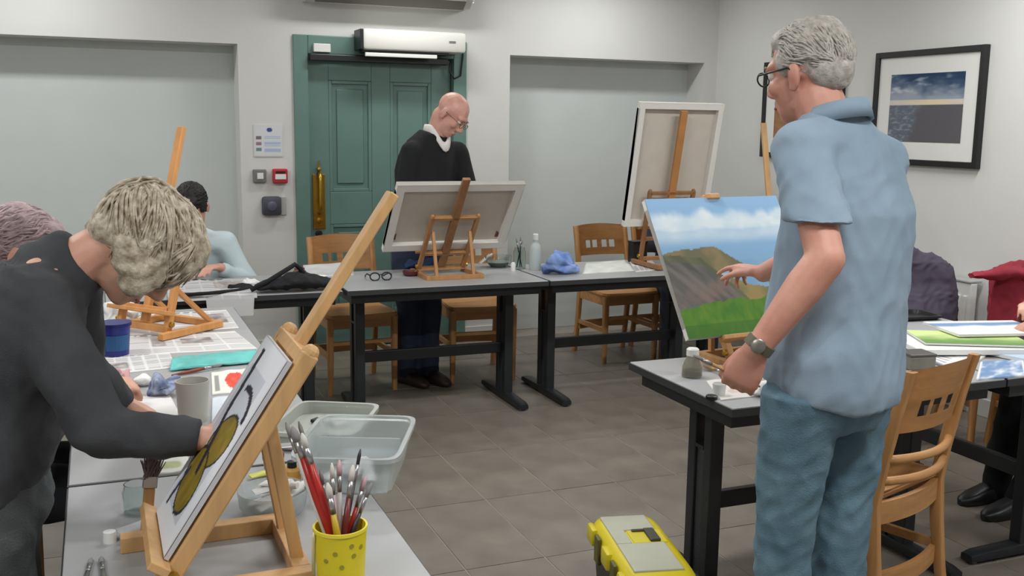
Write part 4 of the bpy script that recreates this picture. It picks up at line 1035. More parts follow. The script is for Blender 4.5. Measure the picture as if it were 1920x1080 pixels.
# ------------------------------------------------------------ seated people
def seated(label, seat, F, top_m, trouser_m, hair_m, lean=0.10, headtilt=0.35, hands=None, shoe_m=None, k=0.95, elbow_out=0.06, hair_kind='short', skin=M_SKIN, torso_h=0.50, vox=0.009, knee=0.44, foot=None, turn=0.0):
    Z = Vector((0, 0, 1)); F = Vector(F).normalized(); Lf = Vector((-F.y, F.x, 0)); seat = Vector(seat)
    t = thing('person', label, 'person', (seat.x, seat.y, 0))
    pel = seat + Z*0.09; chest = pel + Z*torso_h*0.55 + F*lean*0.6; neck = pel + Z*torso_h + F*lean*1.2
    J = dict(pel=pel, chest=chest, neck=neck, right=-Lf, rsh=-Lf, k=k)
    hc = neck + Z*0.135 + F*(0.03 + headtilt*0.09)
    Fh = rotz(F, turn); face = Fh*math.cos(headtilt) - Z*math.sin(headtilt); upv = Z*math.cos(headtilt) + Fh*math.sin(headtilt)
    b = MB(); torso(b, J, -0.012); P, rm = head(b, hc, face, upv, 0.98)
    limb(b, [neck - Z*0.04, P(0, -0.025, -0.05)], [0.058, 0.055])
    arms = []
    for s in (1, -1):
        sh = neck + Lf*s*0.165 - Z*0.075
        wr = Vector(hands[0 if s == 1 else 1]) if hands else pel + F*0.33 + Lf*s*0.10 + Z*0.2
        mid = sh.lerp(wr, 0.5); dd = wr-sh; L = 0.54; off = math.sqrt(max(0.0004, (L/2)**2 - (dd.length/2)**2)); 
        o = (Lf*s*0.6 - Z*0.8 - F*0.2); o = (o - dd.normalized()*o.dot(dd.normalized())).normalized()
        el = mid + o*off; arms.append((sh, el, wr, s))
        limb(b, [chest.lerp(neck, 0.65), sh], [0.06, 0.054]); limb(b, [sh, el, el.lerp(wr, 0.3), wr], [0.048, 0.038, 0.037, 0.025])
        fd = (wr-el).normalized(); fd = (fd + Z*(0.0 - fd.z)*0.8).normalized()
        hand(b, wr, fd, -Z, -Lf*s, (0.35, 0.4, 0.45, 0.5), 0.5, 0.95)
    legs = []
    for s in (1, -1):
        hip = pel + Lf*s*0.09 - Z*0.01; kn = pel + F*0.42 + Lf*s*0.12 + Z*(knee-pel.z+0.06); an = Vector(foot[0 if s == 1 else 1]) if foot else kn + F*0.02 - Z*(kn.z-0.085)
        legs.append((hip, kn, an)); limb(b, [hip, kn, an], [0.078, 0.052, 0.036])
    put('body', remesh(b, min(vox, 0.007), 3), skin, t); eyes(t, P, 0.98)
    s_ = MB(); torso(s_, J, 0.016, low=0.0)
    for sh, el, wr, s in arms:
        limb(s_, [chest.lerp(neck, 0.55), sh], [0.078, 0.072]); limb(s_, [sh, el], [0.070, 0.055]); limb(s_, [el, el.lerp(wr, 0.85)], [0.055, 0.042])
    put('jumper', remesh(s_, vox, 6, 0.5, lambda co: waves(co, 6, 20, 0.005, 91)), top_m, t)
    s_ = MB(); s_.ell(pel - Z*0.01, (0.16, 0.14, 0.10), Matrix((-Lf, F, Z)).transposed().to_4x4())
    for hip, kn, an in legs: limb(s_, [hip, kn], [0.098, 0.078]); limb(s_, [kn, an - Z*0.02], [0.076, 0.062])
    put('trousers', remesh(s_, vox, 5, 0.5, lambda co: waves(co, 6, 20, 0.005, 92)), trouser_m, t)
    for hip, kn, an in legs:
        m = MB(); shoe(m, an, F); obj('shoe', m, shoe_m or M_BLACK, t, world=True, smooth='auto')
    h = MB()
    def e(p, r): h.ell(P(*p), r, rm)
    e((0, -0.020, 0.044), (0.084, 0.100, 0.090)); e((0, -0.060, -0.005), (0.072, 0.056, 0.062)); e((0, 0.030, 0.082), (0.064, 0.056, 0.044))
    for sx in (-1, 1): e((sx*0.070, 0.0, 0.02), (0.018, 0.046, 0.045))
    hr = put('hair', remesh(h, 0.007, 4, 0.5, lambda co: waves(co, 6, 80, 0.0025, 93)), hair_m, t)
    sp = sphere_spots(700, lambda s: s.z > -0.5 and not (s.y > 0.5 and s.z < 0.5))
    obj('hair_locks', hairtufts(P, rm, sp, 0.06, 0.0034, 17, 0.06, lambda e: (0.3*e.x, -0.6, -0.6), 0.35, 5), hair_m, hr, world=True, smooth=True)
    return t
# pink grey hair behind the woman, seated at the far side of the same table row
seated('seated person with pinkish grey hair behind the bending woman', (-0.40, 3.06, 0.47), (1, 0.05, 0), mat('slate_knit', (58, 60, 66), 0.95), mat('dark_trousers', (34, 36, 42), 0.9), hair_mat('pink_grey_hair', (182, 156, 158), (150, 132, 136)), 0.10, 0.5, [(-0.02, 3.12, 0.79), (-0.02, 2.96, 0.79)], torso_h=0.49)
seated('seated dark haired person in pale blue top against the left recess', (0.47, 5.90, 0.47), (-0.05, -1, 0), mat('pale_blue_knit', (192, 208, 212), 0.9, 0.05, 8), mat('dark_trousers', (34, 36, 42), 0.9), hair_mat('black_hair', (30, 27, 27), (46, 42, 40)), 0.16, 0.8, [(0.58, 5.50, 0.78), (0.35, 5.50, 0.78)], torso_h=0.40, turn=R(-20))
seated('seated painter in dark blue jeans hidden behind the tall canvas', (3.66, 5.96, 0.47), (-0.35, -1, 0), mat('navy_knit', (34, 38, 50), 0.9), jeans_mat('dark_denim', (32, 40, 60), (44, 54, 76)), hair_mat('brown_grey_hair', (112, 98, 86), (84, 72, 62)), 0.06, 0.3, [(3.60, 5.53, 0.80), (3.36, 5.53, 0.80)], torso_h=0.47)
seated('seated person in black trousers reaching over the paper heap', (3.95, 2.87, 0.47), (-1, 0.03, 0), mat('rust_knit', (150, 78, 70), 0.9, 0.08, 8), mat('black_trousers', (20, 20, 22), 0.92), hair_mat('brown_hair', (96, 74, 58), (70, 54, 42)), 0.12, 0.35, [(3.44, 2.80, 0.80), (3.53, 3.00, 0.84)], torso_h=0.48, foot=[(3.42, 2.86, 0.085), (3.46, 3.02, 0.085)])

# ================================================================== small things
random.seed(11)
ZT = TH
def on(x, y, z=ZT): return PZ(x, y, z)
def crumple(c, size, h, seed, n=26, freq=9.0, edge=0.25):
    """crumpled cloth heap: closed blob with sharp folds"""
    m = MB(); m.ell((c[0], c[1], c[2]+h*0.42), (size[0]/2, size[1]/2, h*0.5), None, 28, 18)
    m.ell((c[0]+size[0]*0.22, c[1], c[2]+h*0.3), (size[0]*0.34, size[1]*0.4, h*0.36), None, 20, 12)
    m.ell((c[0]-size[0]*0.25, c[1]-size[1]*0.05, c[2]+h*0.25), (size[0]*0.30, size[1]*0.42, h*0.3), None, 20, 12)
    me = remesh(m, max(0.004, size[0]/40), 2, 0.5, lambda co: waves(co, 3, freq*0.85/size[0]**0.7, h*0.24, seed) + waves(co, 3, freq*1.7/size[0]**0.7, h*0.08, seed+1))
    co = np.empty(len(me.vertices)*3); me.vertices.foreach_get('co', co); co = co.reshape(-1, 3); co[:, 2] = np.maximum(co[:, 2], c[2]+0.0005); me.vertices.foreach_set('co', co.ravel()); me.update()
    return me
def heap(name, label, cat, c, size, seed, material, group=None, freq=9.0):
    me = crumple(c, size, size[2], seed, freq=freq); me.materials.clear()
    me.transform(Matrix.Translation(-Vector(c))); o = link_mesh(name, me, material, None, True); o.location = c
    return tag(o, label, cat, group)
def news(seed, pics=((0.1, 0.55, 0.45, 0.9),), tint=(222, 220, 218)):
    rs = random.Random(seed); cols = 5
    def f(u, v):
        for a, b, c, d in pics:
            if a < u < c and b < v < d: return mixc((120, 112, 112), (196, 188, 184), 0.5+1.2*fbm(u*9+seed, v*9, 3))
        if v > 0.90: return (90, 88, 92) if (0.08 < u < 0.7 and int(u*40) % 4 and 0.92 < v < 0.97) else tint
        k = (u*cols) % 1
        if k < 0.08 or k > 0.92 or v < 0.04: return tint
        return mixc(tint, (158, 156, 158), 0.75 if int(v*46) % 2 else 0.0)
    return f
def sheet(name, label, cat, pts, fn, z, seed=0, nu=40, nv=34, group=None, amp=0.003, thick=0.002, parent=None):
    """paper lying on a table; pts: pixel corners (near left, near right, far right, far left) on height z"""
    q = [PZ(x, y, z) if len((x, y)) == 2 else None for x, y in pts]
    c = sum(q, Vector((0, 0, 0)))/4; c.z = z
    bm = bmesh.new(); lay = bm.loops.layers.float_color.new('Col'); g = []
    for j in range(nv+1):
        row = []
        for i in range(nu+1):
            u, v = i/nu, j/nv; p = q[0]*(1-u)*(1-v) + q[1]*u*(1-v) + q[2]*u*v + q[3]*(1-u)*v
            row.append(bm.verts.new(p - c + Vector((0, 0, thick + amp*(0.6+nz(u*3+seed, v*3, seed)))))) 
        g.append(row)
    for j in range(nv):
        for i in range(nu):
            f = bm.faces.new((g[j][i], g[j][i+1], g[j+1][i+1], g[j+1][i])); f.smooth = True
            for l, (a, b) in zip(f.loops, ((i, j), (i+1, j), (i+1, j+1), (i, j+1))): l[lay] = (*lin(fn(a/nu, b/nv)), 1)
    ed = [e for e in bm.edges if e.is_boundary]; r_ = bmesh.ops.extrude_edge_only(bm, edges=ed)
    for v in [x for x in r_['geom'] if isinstance(x, bmesh.types.BMVert)]: v.co.z = 0.0003
    bmesh.ops.recalc_face_normals(bm, faces=bm.faces[:])
    me = bpy.data.meshes.new(name); bm.to_mesh(me); bm.free()
    o = link_mesh(name, me, print_mat(), None, False); o.location = c
    return tag(o, label, cat, group)
def lathe_obj(name, label, cat, c, parts, group=None):
    t = thing(name, label, cat, c, 0, group)
    for pn, prof, m in parts: obj(pn, MB().lathe((0, 0, 0), prof, 28), m, t, smooth='auto')
    return t
def cup_prof(r0, r1, h, w=0.003): return [(r0*0.3, 0), (r0, 0), (r1, h), (r1-w, h), (r0-w, w*1.5), (r0*0.3, w*1.5)]

# --- cup of brushes on the near table
cc = PZ(638, 985, ZT+0.12); cc = Vector((cc.x, cc.y, ZT)); CR = 0.047
t = thing('brush_cup', 'bright yellow plastic cup full of paintbrushes', 'cup', cc)
obj('cup', MB().lathe((0, 0, 0), cup_prof(0.041, CR, 0.12, 0.0025), 36), mat('cup_yellow', (222, 202, 22), 0.35, 0.04, 12), t, smooth='auto')
obj('rim', MB().lathe((0, 0, 0.118), [(CR-0.002, -0.003), (CR+0.0015, -0.003), (CR+0.0015, 0.003), (CR-0.002, 0.003)], 36, close=True), mat('cup_rim', (232, 214, 60), 0.35), t, smooth='auto')
sp = MB()
for a, z in ((-2.0, 0.085), (-1.35, 0.097), (-1.25, 0.078), (-2.4, 0.07), (-1.75, 0.06), (-0.9, 0.09)):
    r = 0.041+(CR-0.041)*z/0.12; d = Vector((math.cos(a), math.sin(a), 0)); sp.lathe(d*(r-0.0006)+Vector((0, 0, z)), [(0.0045, 0), (0.0045, 0.0012)], 10, d)
obj('olive_dots', sp, mat('cup_dots', (150, 142, 30), 0.5), t)
def brush(label, foot, tip, hm, r=0.004, bristle=0.03, bm_=None, flat=1.0, ferrule=0.03, group='brushes in the yellow cup', fm=None):
    foot, tip = Vector(foot), Vector(tip); d = (tip-foot).normalized(); L = (tip-foot).length
    t = thing('paintbrush', label, 'brush', foot, 0, group)
    hl = L-bristle-ferrule
    h = MB().tube([foot, foot+d*hl*0.35, foot+d*hl*0.7, foot+d*hl], [r*0.55, r*0.9, r*1.15, r*0.85], 8); obj('handle', h, hm, t, world=True, smooth=True)
    h = MB().tube([foot+d*hl, foot+d*(hl+ferrule)], [r*0.9, r*0.95], 8); obj('ferrule', h, fm or mat('ferrule_metal', (176, 176, 178), 0.3, metal=0.8), t, world=True, smooth=True)
    h = MB().tube([foot+d*(hl+ferrule), foot+d*(hl+ferrule+bristle*0.6), tip], [r*0.9*flat**0.5, r*0.95*flat**0.5, r*0.3], 8); obj('bristles', h, bm_ or mat('bristle_brown', (110, 84, 62), 0.9), t, world=True, smooth=True)
    return t
RED = mat('brush_red', (178, 40, 34), 0.35); DKR = mat('brush_maroon', (110, 40, 44), 0.35); WHT = mat('brush_white', (222, 218, 214), 0.4); PNK = mat('brush_pink', (196, 160, 168), 0.4); BLK = mat('brush_black', (50, 48, 52), 0.4); OCH = mat('brush_ochre', (190, 160, 40), 0.4); GRY = mat('bristle_grey', (140, 138, 138), 0.9); WBR = mat('bristle_white', (210, 206, 200), 0.9)
specs = [  # foot offset in the cup, tip pixel, tip plane Y, colour, radius, label
    ((0.012, -0.010), (548, 800), 1.74, RED, 0.0075, 'thick red handled brush leaning out of the yellow cup', GRY, 1.0),
    ((0.002, -0.004), (536, 792), 1.76, WHT, 0.0042, 'white handled brush leaning furthest out of the yellow cup', GRY, 1.2),
    ((0.014, 0.004), (566, 812), 1.72, RED, 0.0062, 'short red brush beside the thick red one', WBR, 1.0),
    ((0.006, 0.008), (560, 790), 1.78, WHT, 0.0040, 'slim silver brush between the red handles', GRY, 1.1),
    ((-0.004, 0.006), (622, 868), 1.72, PNK, 0.0042, 'pale pink handled brush standing in the yellow cup', WBR, 1.2),
    ((-0.012, 0.000), (676, 842), 1.74, BLK, 0.0036, 'thin black handled brush, tallest of the upright ones', BLK, 1.0),
    ((-0.010, -0.010), (662, 872), 1.72, DKR, 0.0055, 'maroon handled brush with white bristles in the cup', WBR, 1.3),
    ((-0.014, 0.010), (697, 905), 1.71, BLK, 0.0042, 'dark handled brush leaning over the cup rim towards the floor', GRY, 1.1),
    ((-0.006, 0.014), (686, 892), 1.73, RED, 0.0048, 'red handled brush with pink tip beside the dark one', PNK, 1.2),
    ((0.000, 0.002), (636, 862), 1.74, WHT, 0.0046, 'white handled flat brush standing in the yellow cup', PNK, 1.5),
    ((0.008, -0.014), (614, 905), 1.70, OCH, 0.0060, 'stubby ochre handled brush low in the yellow cup', WBR, 1.2),
    ((0.004, 0.012), (600, 880), 1.74, DKR, 0.0040, 'thin maroon handled brush at the back of the cup', GRY, 1.0)]
for off, px_, yy, m_, r_, lab, bb_, fl in specs:
    tip = PY(px_[0], px_[1], yy+0.0); foot = cc + Vector((off[0], off[1], 0.006))
    # keep inside the cup mouth
    d = tip-foot; k = 0.12/d.z; mx = foot + d*k; rr = Vector((mx.x-cc.x, mx.y-cc.y))
    if rr.length > CR-0.009:
        s_ = (CR-0.009)/rr.length; mx = Vector((cc.x+rr.x*s_, cc.y+rr.y*s_, mx.z)); 
        foot2 = mx - (tip-mx)*((mx.z-foot.z)/(tip.z-mx.z)); fr = Vector((foot2.x-cc.x, foot2.y-cc.y))
        if fr.length > 0.032: foot2 = Vector((cc.x+fr.x*0.032/fr.length, cc.y+fr.y*0.032/fr.length, foot2.z))
        foot = foot2
    brush(lab, foot, tip, m_, r_, 0.028, bb_, fl)
a0 = PZ(588, 1092, ZT+0.005); a1 = cc + Vector((-0.050, -0.012, 0.118))
o = tag(obj('chalk_pencil', MB().tube([a0, a1-(a1-a0).normalized()*0.012, a1], [0.0036, 0.0036, 0.001], 8), mat('pencil_cream', (228, 222, 170), 0.5), smooth=True), 'cream pencil leaning against the outside of the yellow cup', 'pencil')

# --- clear tub with white tubes
c = PZ(512, 962, ZT); 
t = thing('plastic_tub', 'clear shallow plastic tub of white paint tubes by the yellow cup', 'tub', c)
obj('tub', MB().lathe((0, 0, 0), [(0.02, 0), (0.058, 0), (0.070, 0.02), (0.074, 0.055), (0.0725, 0.055), (0.068, 0.021), (0.056, 0.002), (0.02, 0.002)], 32), M_CLEARP, t, smooth='auto')
TW = mat('tube_white', (226, 226, 224), 0.4); 
def tube_paint(label, p, d, m, L=0.09, r=0.012, group=None, capm=None, z0=None):
    p = Vector(p); d = Vector(d).normalized(); up = Vector((0, 0, 1)); x = d.cross(up).normalized(); u2 = x.cross(d)
    t = thing('paint_tube', label, 'tube', p, 0, group)
    h = MB().loft([(p, x*r*1.25, u2*0.0015), (p+d*L*0.15, x*r*1.2, u2*r*0.35), (p+d*L*0.6, x*r, u2*r*0.9), (p+d*L*0.82, x*r*0.95, u2*r*0.95), (p+d*L*0.84, x*r*0.5, u2*r*0.5)], 14); obj('tube_body', h, m, t, world=True, smooth='auto')
    h = MB().tube([p+d*L*0.84, p+d*L], [r*0.62, r*0.5], 12); obj('cap', h, capm or WHT, t, world=True, smooth='auto')
    return t
for k, (dx, dy, dz, a, el) in enumerate(((-0.035, -0.020, 0.020, 0.3, 0.25), (-0.045, 0.012, 0.024, -0.5, 0.2), (-0.02, 0.03, 0.034, -0.2, 0.1), (0.0, -0.032, 0.036, 0.5, 0.25), (-0.04, -0.002, 0.052, 0.1, 0.12), (-0.018, 0.018, 0.064, -0.7, 0.05))):
    tube_paint('white paint tube heaped in the clear tub', c + Vector((dx, dy, dz)), (math.cos(a), math.sin(a), el), TW, 0.085, 0.014, 'white tubes in the tub')
# pots behind the tub
p = PZ(513, 882, ZT)
lathe_obj('paint_pot', 'small plum coloured paint pot behind the clear tub', 'pot', p, [('pot', cup_prof(0.022, 0.024, 0.028), mat('pot_clear', (170, 150, 150), 0.4)), ('lid', [(0.005, 0.028), (0.025, 0.028), (0.026, 0.034), (0.026, 0.044), (0.02, 0.048), (0.004, 0.048)], mat('plum_lid', (116, 34, 64), 0.4))])
p = PZ(548, 905, ZT)
lathe_obj('paint_pot', 'orange paint pot with black cap beside the clear tub', 'pot', p, [('pot', [(0.005, 0), (0.020, 0), (0.021, 0.032), (0.016, 0.038), (0.005, 0.038)], mat('pot_orange', (214, 160, 78), 0.4)), ('cap', [(0.004, 0.038), (0.011, 0.038), (0.011, 0.052), (0.004, 0.053)], M_BLACK)])
p = PZ(493, 898, ZT)
tube_paint('yellow green paint tube lying behind the clear tub', p + Vector((-0.03, 0, 0.010)), (1, 0.25, 0.0), mat('tube_yellow', (206, 206, 96), 0.4), 0.09, 0.011, capm=M_BLACK)
p = PZ(545, 840, ZT)
tube_paint('silver paint tube lying against the clear storage box', p + Vector((-0.05, 0.0, 0.012)), (1, -0.5, 0.0), mat('tube_silver', (190, 186, 190), 0.3, metal=0.4), 0.11, 0.013)

# --- clear storage box and its detached lid
def tray(t, w, d, h, flare, m, name, th=0.003, z=0.0):
    o = MB(); n = 40
    def ring(a, b, zz): 
        r_ = []
        for i in range(n):
            q = 2*PI*i/n; ct, st = math.cos(q), math.sin(q); r_.append(o.bm.verts.new((a*math.copysign(abs(ct)**0.25, ct), b*math.copysign(abs(st)**0.25, st), zz)))
        return r_
    rings = [ring(w/2-flare, d/2-flare, z), ring(w/2-0.004, d/2-0.004, z+h-0.012), ring(w/2+0.006, d/2+0.006, z+h-0.010), ring(w/2+0.006, d/2+0.006, z+h), ring(w/2-0.005, d/2-0.005, z+h), ring(w/2-flare-th, d/2-flare-th, z+th)]
    o.skin(rings); return obj(name, o, m, t, smooth='auto')
bx = Vector((0.545, 2.30, ZT)); brz = R(-24)
t = thing('storage_box', 'open clear plastic storage box overhanging the table edge', 'box', bx, brz)
tray(t, 0.24, 0.34, 0.09, 0.018, M_CLEARP, 'box')
obj('divider', MB().box((0, 0.03, 0.045), (0.20, 0.004, 0.06)), M_CLEARP, t)
obj('grey_pad', MB().box((0.02, 0.09, 0.012), (0.15, 0.11, 0.012), bev=0.003), mat('pad_grey', (150, 158, 162), 0.6), t)
for k, (x, y, a, lab) in enumerate(((-0.06, -0.10, 0.9, 'white paint tube slanting in the clear storage box'), (0.0, -0.07, 1.4, 'middle white paint tube in the clear storage box'), (0.05, -0.11, 1.8, 'outer white paint tube in the clear storage box'))):
    q_ = Matrix.Translation(bx) @ Matrix.Rotation(brz, 4, 'Z') @ Vector((x, y, 0.018)); tube_paint(lab, q_, (math.cos(a+brz), math.sin(a+brz), 0.05), mat('tube_milk', (214, 214, 216), 0.4), 0.10, 0.014)
lx = Vector((0.545, 2.66, ZT))
t = thing('shallow_tray', 'translucent shallow tray lying flat beyond the clear storage box', 'tray', lx, R(-28))
tray(t, 0.23, 0.30, 0.035, 0.006, mat('lid_frosted', (206, 210, 202), 0.35, trans=0.35), 'tray')
for k, (x, y, a, m_, sz, lab) in enumerate(((0.035, 0.02, 0.4, WHT, (0.045, 0.022, 0.012), 'white eraser lying in the shallow tray'), (-0.01, 0.04, 0.1, WHT, (0.022, 0.018, 0.012), 'small white eraser stub in the shallow tray'), (0.01, 0.015, 0.3, M_BLACK, (0.02, 0.014, 0.010), 'black clip between the erasers in the shallow tray'), (-0.045, 0.05, 0.7, M_BLACK, (0.03, 0.012, 0.010), 'black sharpener at the rim of the shallow tray'))):
    q = Matrix.Translation(lx) @ Matrix.Rotation(R(-28), 4, 'Z') @ Vector((x, y, 0.010)); m = MB().box((0, 0, 0), sz, Matrix.Rotation(a, 4, 'Z'), bev=0.003)
    o = obj('art_eraser' if m_ is WHT else 'small_clip', m, m_); o.location = q; tag(o, lab, 'eraser' if m_ is WHT else 'clip')

# --- foreground tubes, brushes, jar
p = PZ(222, 1012, ZT)
tube_paint('silvery white paint tube with dark cap on the bare near table', p + Vector((0, 0, 0.016)), PZ(290, 998, ZT)-p, mat('tube_silver_white', (206, 210, 212), 0.3, metal=0.3), 0.085, 0.017, capm=mat('cap_plum', (48, 44, 62), 0.4))
p = PZ(206, 1016, ZT)
lathe_obj('glue_pot', 'tiny white glue pot beside the silvery paint tube', 'pot', p, [('pot', [(0.003, 0), (0.013, 0), (0.012, 0.022), (0.003, 0.023)], TW)])
for k, (x0, y0, x1, y1, m_, lab) in enumerate(((150, 1130, 172, 1052, mat('tool_grey', (120, 120, 118), 0.35, metal=0.6), 'grey palette knife lying by the bare table edge'), (200, 1135, 190, 1050, mat('tool_green', (110, 116, 104), 0.4), 'olive handled brush lying beside the palette knife'))):
    brush(lab, PZ(x0, y0, ZT)+Vector((0, 0, 0.005)), PZ(x1, y1, ZT)+Vector((0, 0, 0.006)), m_, 0.005, 0.03, GRY, 1.3, 0.03, group=None)
# wide brush standing against the easel ledge
p0 = PZ(290, 1040, ZT+0.008) + Vector((-0.012, 0.10, 0)); p1 = p0 + Vector((0.02, 0.0, 0.17))
t = thing('wide_brush', 'wide wooden handled brush with grey bristles upright beside the drawing', 'brush', p0)
d = (p1-p0).normalized()
obj('handle', MB().bar(p0, p0+d*0.10, 0.022, 0.012, up=(0, 1, 0), bev=0.004), M_BEECH, t, world=True)
obj('ferrule', MB().bar(p0+d*0.10, p0+d*0.125, 0.028, 0.014, up=(0, 1, 0), bev=0.002), mat('ferrule_metal', (176, 176, 178), 0.3, metal=0.8), t, world=True)
h = MB(); rs = random.Random(4)
for k in range(60):
    a = p0+d*0.12 + Vector((rs.uniform(-0.012, 0.012), rs.uniform(-0.006, 0.006), 0)); b_ = a + d*rs.uniform(0.035, 0.055) + Vector((rs.uniform(-0.018, 0.018), rs.uniform(-0.012, 0.012), 0)); h.tube([a, b_], [0.0022, 0.0008], 5)
obj('bristles', h, mat('bristle_mauve', (112, 100, 104), 0.9), t, world=True)
p = PZ(258, 962, ZT)
lathe_obj('glass_jar', 'empty clear glass jar standing by the wide brush', 'jar', p, [('glass', [(0.01, 0), (0.028, 0), (0.030, 0.006), (0.030, 0.05), (0.026, 0.058), (0.026, 0.066), (0.0235, 0.066), (0.0235, 0.058), (0.0275, 0.05), (0.0275, 0.006), (0.01, 0.005)], M_GLASS)])

# --- middle table: papers, cup, cloth
def green_wash(u, v):
    e = ((u-0.5)/0.32)**2 + ((v-0.5)/0.3)**2
    return mixc((168, 174, 132), (206, 206, 200), sst(0.5, 1.1, e + 0.5*fbm(u*5, v*5, 3)))
sheet('watercolour_paper', 'white paper with pale green wash by the table joint', 'paper', ((284, 892), (358, 884), (352, 858), (290, 864)), green_wash, ZT, 3, 24, 18)
def red_paint(u, v):
    if ((u-0.62)/0.27)**2 + ((v-0.52)/0.36)**2 < 1+0.3*fbm(u*6, v*6, 1): return mixc((214, 66, 60), (226, 104, 78), 0.5+fbm(u*8, v*8, 2))
    if 0.08 < u < 0.2 and 0.1 < v < 0.8: return (150, 150, 146)
    return (228, 226, 218)
sheet('painted_paper', 'white paper with big red painted shape beside grey beaker', 'paper', ((398, 742), (478, 733), (462, 692), (396, 700)), red_paint, ZT, 4, 34, 24)
sheet('watercolour_paper', 'pale blue tinted paper under the drawing board edge', 'paper', ((396, 800), (470, 790), (470, 738), (398, 748)), lambda u, v: mixc((220, 226, 232), (204, 214, 224), 0.5+fbm(u*4, v*4, 6)), ZT, 5, 24, 20)
sheet('paper_sheet', 'plain white sheet under the bending woman\'s hand', 'paper', ((236, 800), (350, 800), (318, 742), (228, 748)), lambda u, v: (226, 224, 222), ZT, 6, 16, 16)
c = PZ(363, 788, ZT)
lathe_obj('beaker', 'pale grey water beaker in front of the woman', 'beaker', c, [('beaker', cup_prof(0.040, 0.046, 0.115, 0.002), mat('beaker_grey', (196, 194, 186), 0.5)), ('paint_water', [(0.004, 0.088), (0.041, 0.088), (0.041, 0.090), (0.004, 0.090)], mat('paint_water', (150, 148, 138), 0.15))])
heap('cleaning_rag', 'small crumpled navy and white rag beside the grey beaker', 'cloth', PZ(306, 742, ZT), (0.09, 0.10, 0.065), 31, mat('rag_navy', (60, 76, 118), 0.9, 0.3, 30, rgb2=(176, 186, 206)))
heap('tissue', 'white crumpled tissue left of the navy rag', 'tissue', PZ(262, 722, ZT), (0.08, 0.07, 0.035), 35, M_PAPER)
heap('pink_cloth', 'small dusty pink cloth below the blue pot', 'cloth', PZ(222, 728, ZT), (0.075, 0.09, 0.06), 37, mat('cloth_pink', (202, 158, 158), 0.9, 0.1, 20))
o = tag(obj('black_pen', MB().tube([PZ(246, 724, ZT+0.005), PZ(286, 717, ZT+0.005)], 0.005, 8), M_BLACK, smooth=True), 'thick black pen lying beside the white tissue', 'pen')
brush('brown handled brush lying along the teal plastic', PZ(322, 704, ZT+0.006), PZ(416, 684, ZT+0.012), mat('brush_brown', (132, 62, 44), 0.4), 0.006, 0.035, GRY, 1.2, 0.03, group=None)
# teal plastic folder
m = MB(); q = [PZ(*a, ZT) for a in ((318, 698), (484, 682), (478, 662), (330, 674))]
def teal(u, v):
    p = q[0]*(1-u)*(1-v) + q[1]*u*(1-v) + q[2]*u*v + q[3]*(1-u)*v
    return p + Vector((0, 0, 0.008 + 0.018*abs(math.sin(v*PI)) + 0.007*nz(u*6, v*4, 2)))
m.sheet(teal, 40, 12, 0.003)
c = sum(q, Vector())/4; c.z = ZT; m.xf(Matrix.Translation(-c)); o = obj('plastic_bag', m, mat('teal_plastic', (112, 196, 190), 0.3, 0.15, 14, trans=0.1), smooth=True); o.location = c; tag(o, 'folded teal plastic bag lying across the newspapers', 'bag')
# blue pot
c = PZ(217, 664, ZT+0.004); 
t = lathe_obj('plastic_pot', 'deep blue plastic pot standing on the newspapers', 'pot', c, [('pot', cup_prof(0.045, 0.054, 0.115, 0.003), mat('pot_blue', (32, 40, 128), 0.35)), ('rim', [(0.053, 0.105), (0.058, 0.105), (0.058, 0.116), (0.051, 0.116)], mat('pot_blue_rim', (26, 30, 104), 0.35))])
h = MB()
for k in range(9):
    a0_, a1_ = R(-130+k*11), R(-130+(k+1)*11); v = [h.bm.verts.new((math.cos(a)*(0.0465+0.009*z/0.115+0.0006), math.sin(a)*(0.0465+0.009*z/0.115+0.0006), z)) for a, z in ((a0_, 0.02), (a1_, 0.02), (a1_, 0.075), (a0_, 0.075))]; h.bm.faces.new(v)
obj('teal_label', h, mat('label_teal', (36, 88, 140), 0.5), t)
# newspapers
NP = 'newspapers spread over the far left table'
sheet('newspaper', 'open newspaper with small dark photo in front of the little easel', 'newspaper', ((236, 668), (482, 655), (440, 622), (236, 632)), news(1, ((0.20, 0.35, 0.32, 0.75), (0.45, 0.45, 0.72, 0.7))), ZT, 7, 60, 46, NP)
sheet('newspaper', 'newspaper lying under the small orange easel', 'newspaper', ((236, 630), (448, 616), (424, 582), (250, 592)), news(2, ((0.7, 0.3, 0.95, 0.8),)), ZT+0.0005, 8, 60, 46, NP)
sheet('newspaper', 'newspaper sheet beside the deep blue pot', 'newspaper', ((196, 705), (330, 690), (318, 662), (186, 672)), news(3, ((0.1, 0.2, 0.35, 0.6),)), ZT, 9, 46, 36, NP)
heap('tissue', 'white crumpled paper towel behind the blue pot under her chin', 'tissue', PZ(225, 606, ZT+0.004), (0.14, 0.12, 0.09), 39, M_PAPER)

